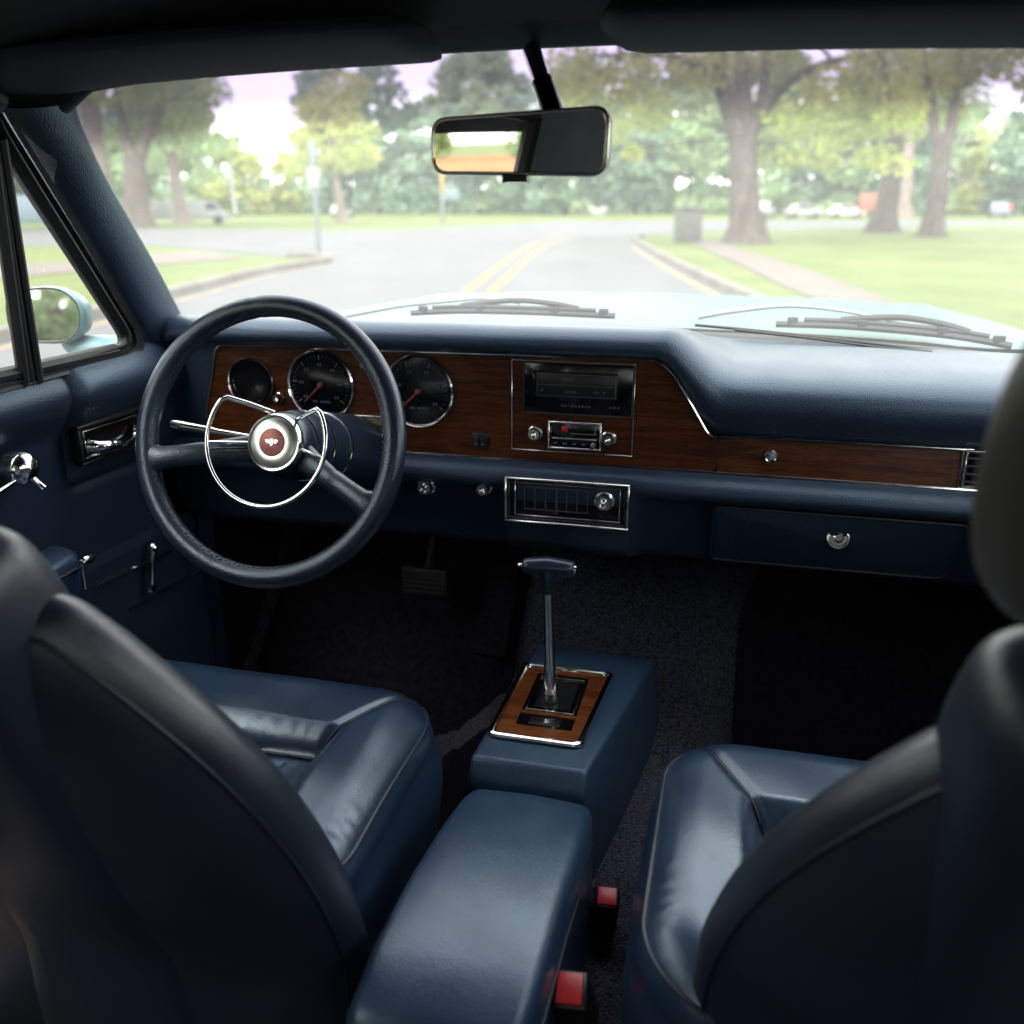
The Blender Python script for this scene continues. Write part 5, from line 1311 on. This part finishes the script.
# plain pole, leaning a little
g_ = V((-62, 106, 0)); d = ray(236, 213); d = d / d.y * 106; g_ = V((d.x, 106, rise(d.x, 106)))
t = empty('bare_pole', g_, 'pale bare pole standing alone on the far lawn left of the signpost', 'pole')
mb = MB(); mb.tube([(0, 0, 0), (-.1, 0, 3), (-.28, 0, 6.3)], [.24, .21, .18], 10); link('pole', mb, ['white'], t)
mb = MB(); mb.lathe((0, 0, 0), (0, 0, 1), [(.4, 0), (.4, .3), (.22, .45)], 12); link('base', mb, ['concrete'], t)
# yellow topped post with a blue plate
p = up_from(443, 224); t = empty('road_sign', p, 'post with a pale blue plate and yellow upper half below the mirror', 'sign')
mb = MB(); mb.box((-.12, -.08, 0), (.12, .08, 2.3), .02, 0); link('post', mb, ['galv'], t)
mb = MB(); mb.box((-.16, -.09, 2.3), (.16, .09, 4.3), .02, 0); link('yellow_panel', mb, ['signyellow'], t)
mb = MB(); mb.box((.16, -.06, 1.75), (1.35, -.01, 2.65), .03, 0); link('blue_plate', mb, ['bluepaint'], t)
# white board
p = V((0, 100, 0)); d = ray(598, 211); d = d / d.y * 100; p = V((d.x, 100, rise(d.x, 100)))
t = empty('notice_board', p, 'pair of small white boards spread in a V on the lawn edge below the mirror', 'board')
mb = MB(); mb.tube([(0, 0, 0), (0, 0, .8)], .08, 8); link('post', mb, ['galv'], t)
for s in (-1, 1):
    mb = MB(); mb.prism([V((0, 0, .35)), V((s * .45, .1, .5)), V((s * 1.0, .2, 1.05)), V((s * .95, .2, 1.35)), V((s * .2, .05, 1.25)), V((0, 0, 1.05))], (0, .06, 0), .01); link('board', mb, ['white'], t)

def parked(name, label, cat, px, dist, L, H, Wd, body, rz, van, group):
    d = ray(px, 211); d = d / math.hypot(d.x, d.y) * dist; p = V((d.x, d.y, rise(d.x, d.y)))
    t = empty(name, p, label, cat, group); t.rotation_euler = (0, 0, rz)
    mb = MB()
    if van: prof = [(-L / 2, .35), (-L / 2, H), (L * .28, H), (L * .38, H * .62), (L / 2, H * .52), (L / 2, .35)]
    else: prof = [(-L / 2, .35), (-L / 2, H * .62), (-L * .36, H * .66), (-L * .24, H), (L * .12, H), (L * .26, H * .66), (L / 2, H * .55), (L / 2, .35)]
    mb.prism([V((x, -Wd / 2, z)) for x, z in prof], (0, Wd, 0), .06, 0); link('body', mb, [body], t)
    for s in (-1, 1):
        mb = MB(); y = s * (Wd / 2 + .006)
        if van: q = [(L * .12, H * .62), (L * .12, H * .92), (L * .26, H * .92), (L * .34, H * .62)]
        else: q = [(-L * .30, H * .68), (-L * .22, H * .94), (L * .10, H * .94), (L * .21, H * .68)]
        mb.prism([V((x, y - .01, z)) for x, z in q], (0, .02, 0)); link('window', mb, ['darkglass'], t)
        for x in (-L * .31, L * .31):
            mb = MB(); mb.lathe(V((x, y - s * .2, .34)), (0, s, 0), [(0, 0), (.34, 0), (.34, .2), (.22, .205), (0, .21)], 18); link('wheel', mb, ['rubber'], t)
PSr = PS
parked('parked_van', 'long white van parked right of the slim leaning tree', 'van', 198, 78, 4.6, 1.75, 1.9, 'white', PSr + .35, True, 'white vans parked beyond the side road')
parked('parked_van', 'white van parked between the dark forked tree and the slim leaning tree', 'van', 163, 80, 4.2, 1.7, 1.9, 'white', PSr + .35, True, 'white vans parked beyond the side road')
parked('parked_van', 'pale blue van seen low through the small triangular side window', 'van', 30, 62, 5.2, 1.9, 1.9, 'bluepaint', PSr + .55, True, 'white vans parked beyond the side road')
parked('parked_car', 'white car parked just right of the massive trunk', 'car', 763, 112, 4.0, 1.9, 1.8, 'white', PSr - .2 + PI / 2 * .8, False, 'cars parked under the far trees')
parked('parked_car', 'white car parked second from the massive trunk', 'car', 803, 116, 4.2, 1.6, 1.8, 'white', PSr + .1, False, 'cars parked under the far trees')
parked('parked_car', 'pale grey car parked near the leaning tree, under blue-green crowns', 'car', 846, 120, 4.2, 1.5, 1.8, 'brick', PSr, False, 'cars parked under the far trees')
parked('parked_car', 'pale blue car at the right edge beside a person in red', 'car', 998, 128, 4.2, 1.7, 1.8, 'bluepaint', PSr + 1.2, False, 'cars parked under the far trees')
parked('parked_car', 'small white car glimpsed between the slim pole and the lime green tree', 'car', 342, 120, 3.0, 1.5, 1.7, 'white', PSr + 1.2, False, 'cars parked under the far trees')
# orange board on posts
d = ray(867, 208); d = d / d.y * 92; p = V((d.x, 92, rise(d.x, 92)))
t = empty('orange_board', p, 'orange board on two posts left of the leaning stub-limbed tree', 'board')
mb = MB(); mb.box((-.75, -.04, .9), (.75, .04, 2.5), .02); link('panel', mb, ['orange'], t)
for x in (-.6, .6): mb = MB(); mb.tube([(x, .06, 0), (x, .06, 2.6)], .06, 8); link('post', mb, ['galv'], t)
# house behind the trees
d = ray(643, 208); d = d / d.y * 205; p = V((d.x, 205, rise(d.x, 205)))
t = empty('white_house', p, 'pale house with grey roof glimpsed between far trunks above the concrete bin', 'house'); t.rotation_euler = (0, 0, PS)
mb = MB(); mb.box((-6, -4, -.3), (6, 4, 4.6), .02); link('wall', mb, ['white'], t)
mb = MB(); mb.solid([(-6.4, -4.4, 4.6), (6.4, -4.4, 4.6), (6.4, 4.4, 4.6), (-6.4, 4.4, 4.6), (-6.4, 0, 7.4), (6.4, 0, 7.4)], [[0, 1, 5, 4], [2, 3, 4, 5], [0, 4, 3], [1, 2, 5], [0, 3, 2, 1]], .03); link('roof', mb, ['tiles'], t)
for x in (-4, -1.3, 3.6): mb = MB(); mb.box((x - .6, -4.06, 1.2), (x + .6, -3.98, 2.8), .02); link('window', mb, ['darkglass'], t)
mb = MB(); mb.box((.9, -4.06, -.2), (1.9, -3.98, 2.3), .02); link('door', mb, ['tiles'], t)
# a person in a red top beside the pale blue car
def person(p, rz):
    t = empty('person', p, 'distant person in a red top standing beside the pale blue car', 'person'); t.rotation_euler = (0, 0, rz)
    vs = [(0, 0, .95), (0, 0, 1.12), (0, 0, 1.32), (0, 0, 1.46), (0, -.01, 1.54), (0, -.02, 1.66), (.17, 0, 1.41), (.22, 0, 1.15), (.21, -.06, .88), (-.17, 0, 1.41), (-.23, 0, 1.15), (-.2, -.06, .88), (.10, 0, .90), (.11, -.02, .50), (.12, 0, .08), (.13, -.16, .03), (-.10, 0, .90), (-.12, .02, .50), (-.13, .05, .08), (-.14, -.10, .03)]
    es = [(0, 1), (1, 2), (2, 3), (3, 4), (4, 5), (3, 6), (6, 7), (7, 8), (3, 9), (9, 10), (10, 11), (0, 12), (12, 13), (13, 14), (14, 15), (0, 16), (16, 17), (17, 18), (18, 19)]
    rs = [.15, .14, .16, .09, .06, .10, .065, .05, .035, .065, .05, .035, .09, .065, .045, .035, .09, .065, .045, .035]
    me = bpy.data.meshes.new('body'); me.from_pydata(vs, es, []); ob = bpy.data.objects.new('body', me); C.objects.link(ob)
    sk = ob.modifiers.new('skin', 'SKIN')
    for i, r in enumerate(rs): me.skin_vertices[0].data[i].radius = (r, r)
    me.skin_vertices[0].data[0].use_root = True
    ob.modifiers.new('sub', 'SUBSURF').levels = 1
    bpy.context.view_layer.update(); dg = bpy.context.evaluated_depsgraph_get(); m2 = bpy.data.meshes.new_from_object(ob.evaluated_get(dg)); bpy.data.objects.remove(ob)
    for k in ('redcloth', 'denim', 'skin', 'hair'): m2.materials.append(M[k])
    for f_ in m2.polygons:
        c = f_.center; f_.material_index = 2 if (c.z > 1.5 or (abs(c.x) > .16 and c.z < 1.1)) else (0 if c.z > .95 else 1); f_.use_smooth = True
    ob = bpy.data.objects.new('body', m2); C.objects.link(ob); ob.parent = t
    mb = MB(); mb.lathe((0, .0, 1.66), (0, .2, 1), [(.105, -.01), (.108, .03), (.085, .085), (.04, .112), (0, .118)], 16); link('hair', mb, ['hair'], t)
d = ray(1010, 212); d = d / math.hypot(d.x, d.y) * 118; person(V((d.x, d.y, rise(d.x, d.y))), PS)

# ================================================================== LIGHT
w = bpy.data.worlds.new("World"); scene.world = w; w.use_nodes = True; nt = w.node_tree; nt.nodes.clear()
SUN_EL, SUN_AZ = math.radians(50), math.radians(-166)       # azimuth from +y towards +x
sky = nd(nt, 'ShaderNodeTexSky', sky_type='NISHITA', sun_disc=False); sky.sun_elevation = SUN_EL; sky.sun_rotation = SUN_AZ; sky.air_density = 1.2; sky.dust_density = 4.0
bg = nd(nt, 'ShaderNodeBackground', Strength=0.12); wo = nd(nt, 'ShaderNodeOutputWorld')
mix = nd(nt, 'ShaderNodeMixRGB'); mix.inputs[0].default_value = 0.75; mix.inputs[2].default_value = (54.0, 54.5, 55.0, 1)   # thin bright overcast veil
nt.links.new(sky.outputs[0], mix.inputs[1]); nt.links.new(mix.outputs[0], bg.inputs[0]); nt.links.new(bg.outputs[0], wo.inputs[0])
sl = bpy.data.lights.new('sun', 'SUN'); sl.energy = 5.0; sl.angle = math.radians(35); sl.color = (1, .96, .9)
so = bpy.data.objects.new('sun', sl); C.objects.link(so)
sd = V((math.sin(SUN_AZ) * math.cos(SUN_EL), math.cos(SUN_AZ) * math.cos(SUN_EL), math.sin(SUN_EL)))
so.rotation_euler = sd.to_track_quat('Z', 'Y').to_euler(); so.location = (0, 0, 60)

scene.view_settings.view_transform = 'Standard'; scene.view_settings.look = 'None'; scene.view_settings.exposure = 0; scene.view_settings.gamma = 1
scene.render.engine = 'CYCLES'
scene.cycles.max_bounces = 8; scene.cycles.diffuse_bounces = 4; scene.cycles.glossy_bounces = 4; scene.cycles.transparent_max_bounces = 12
scene.cycles.caustics_reflective = False; scene.cycles.caustics_refractive = False
scene.cycles.use_denoising = True
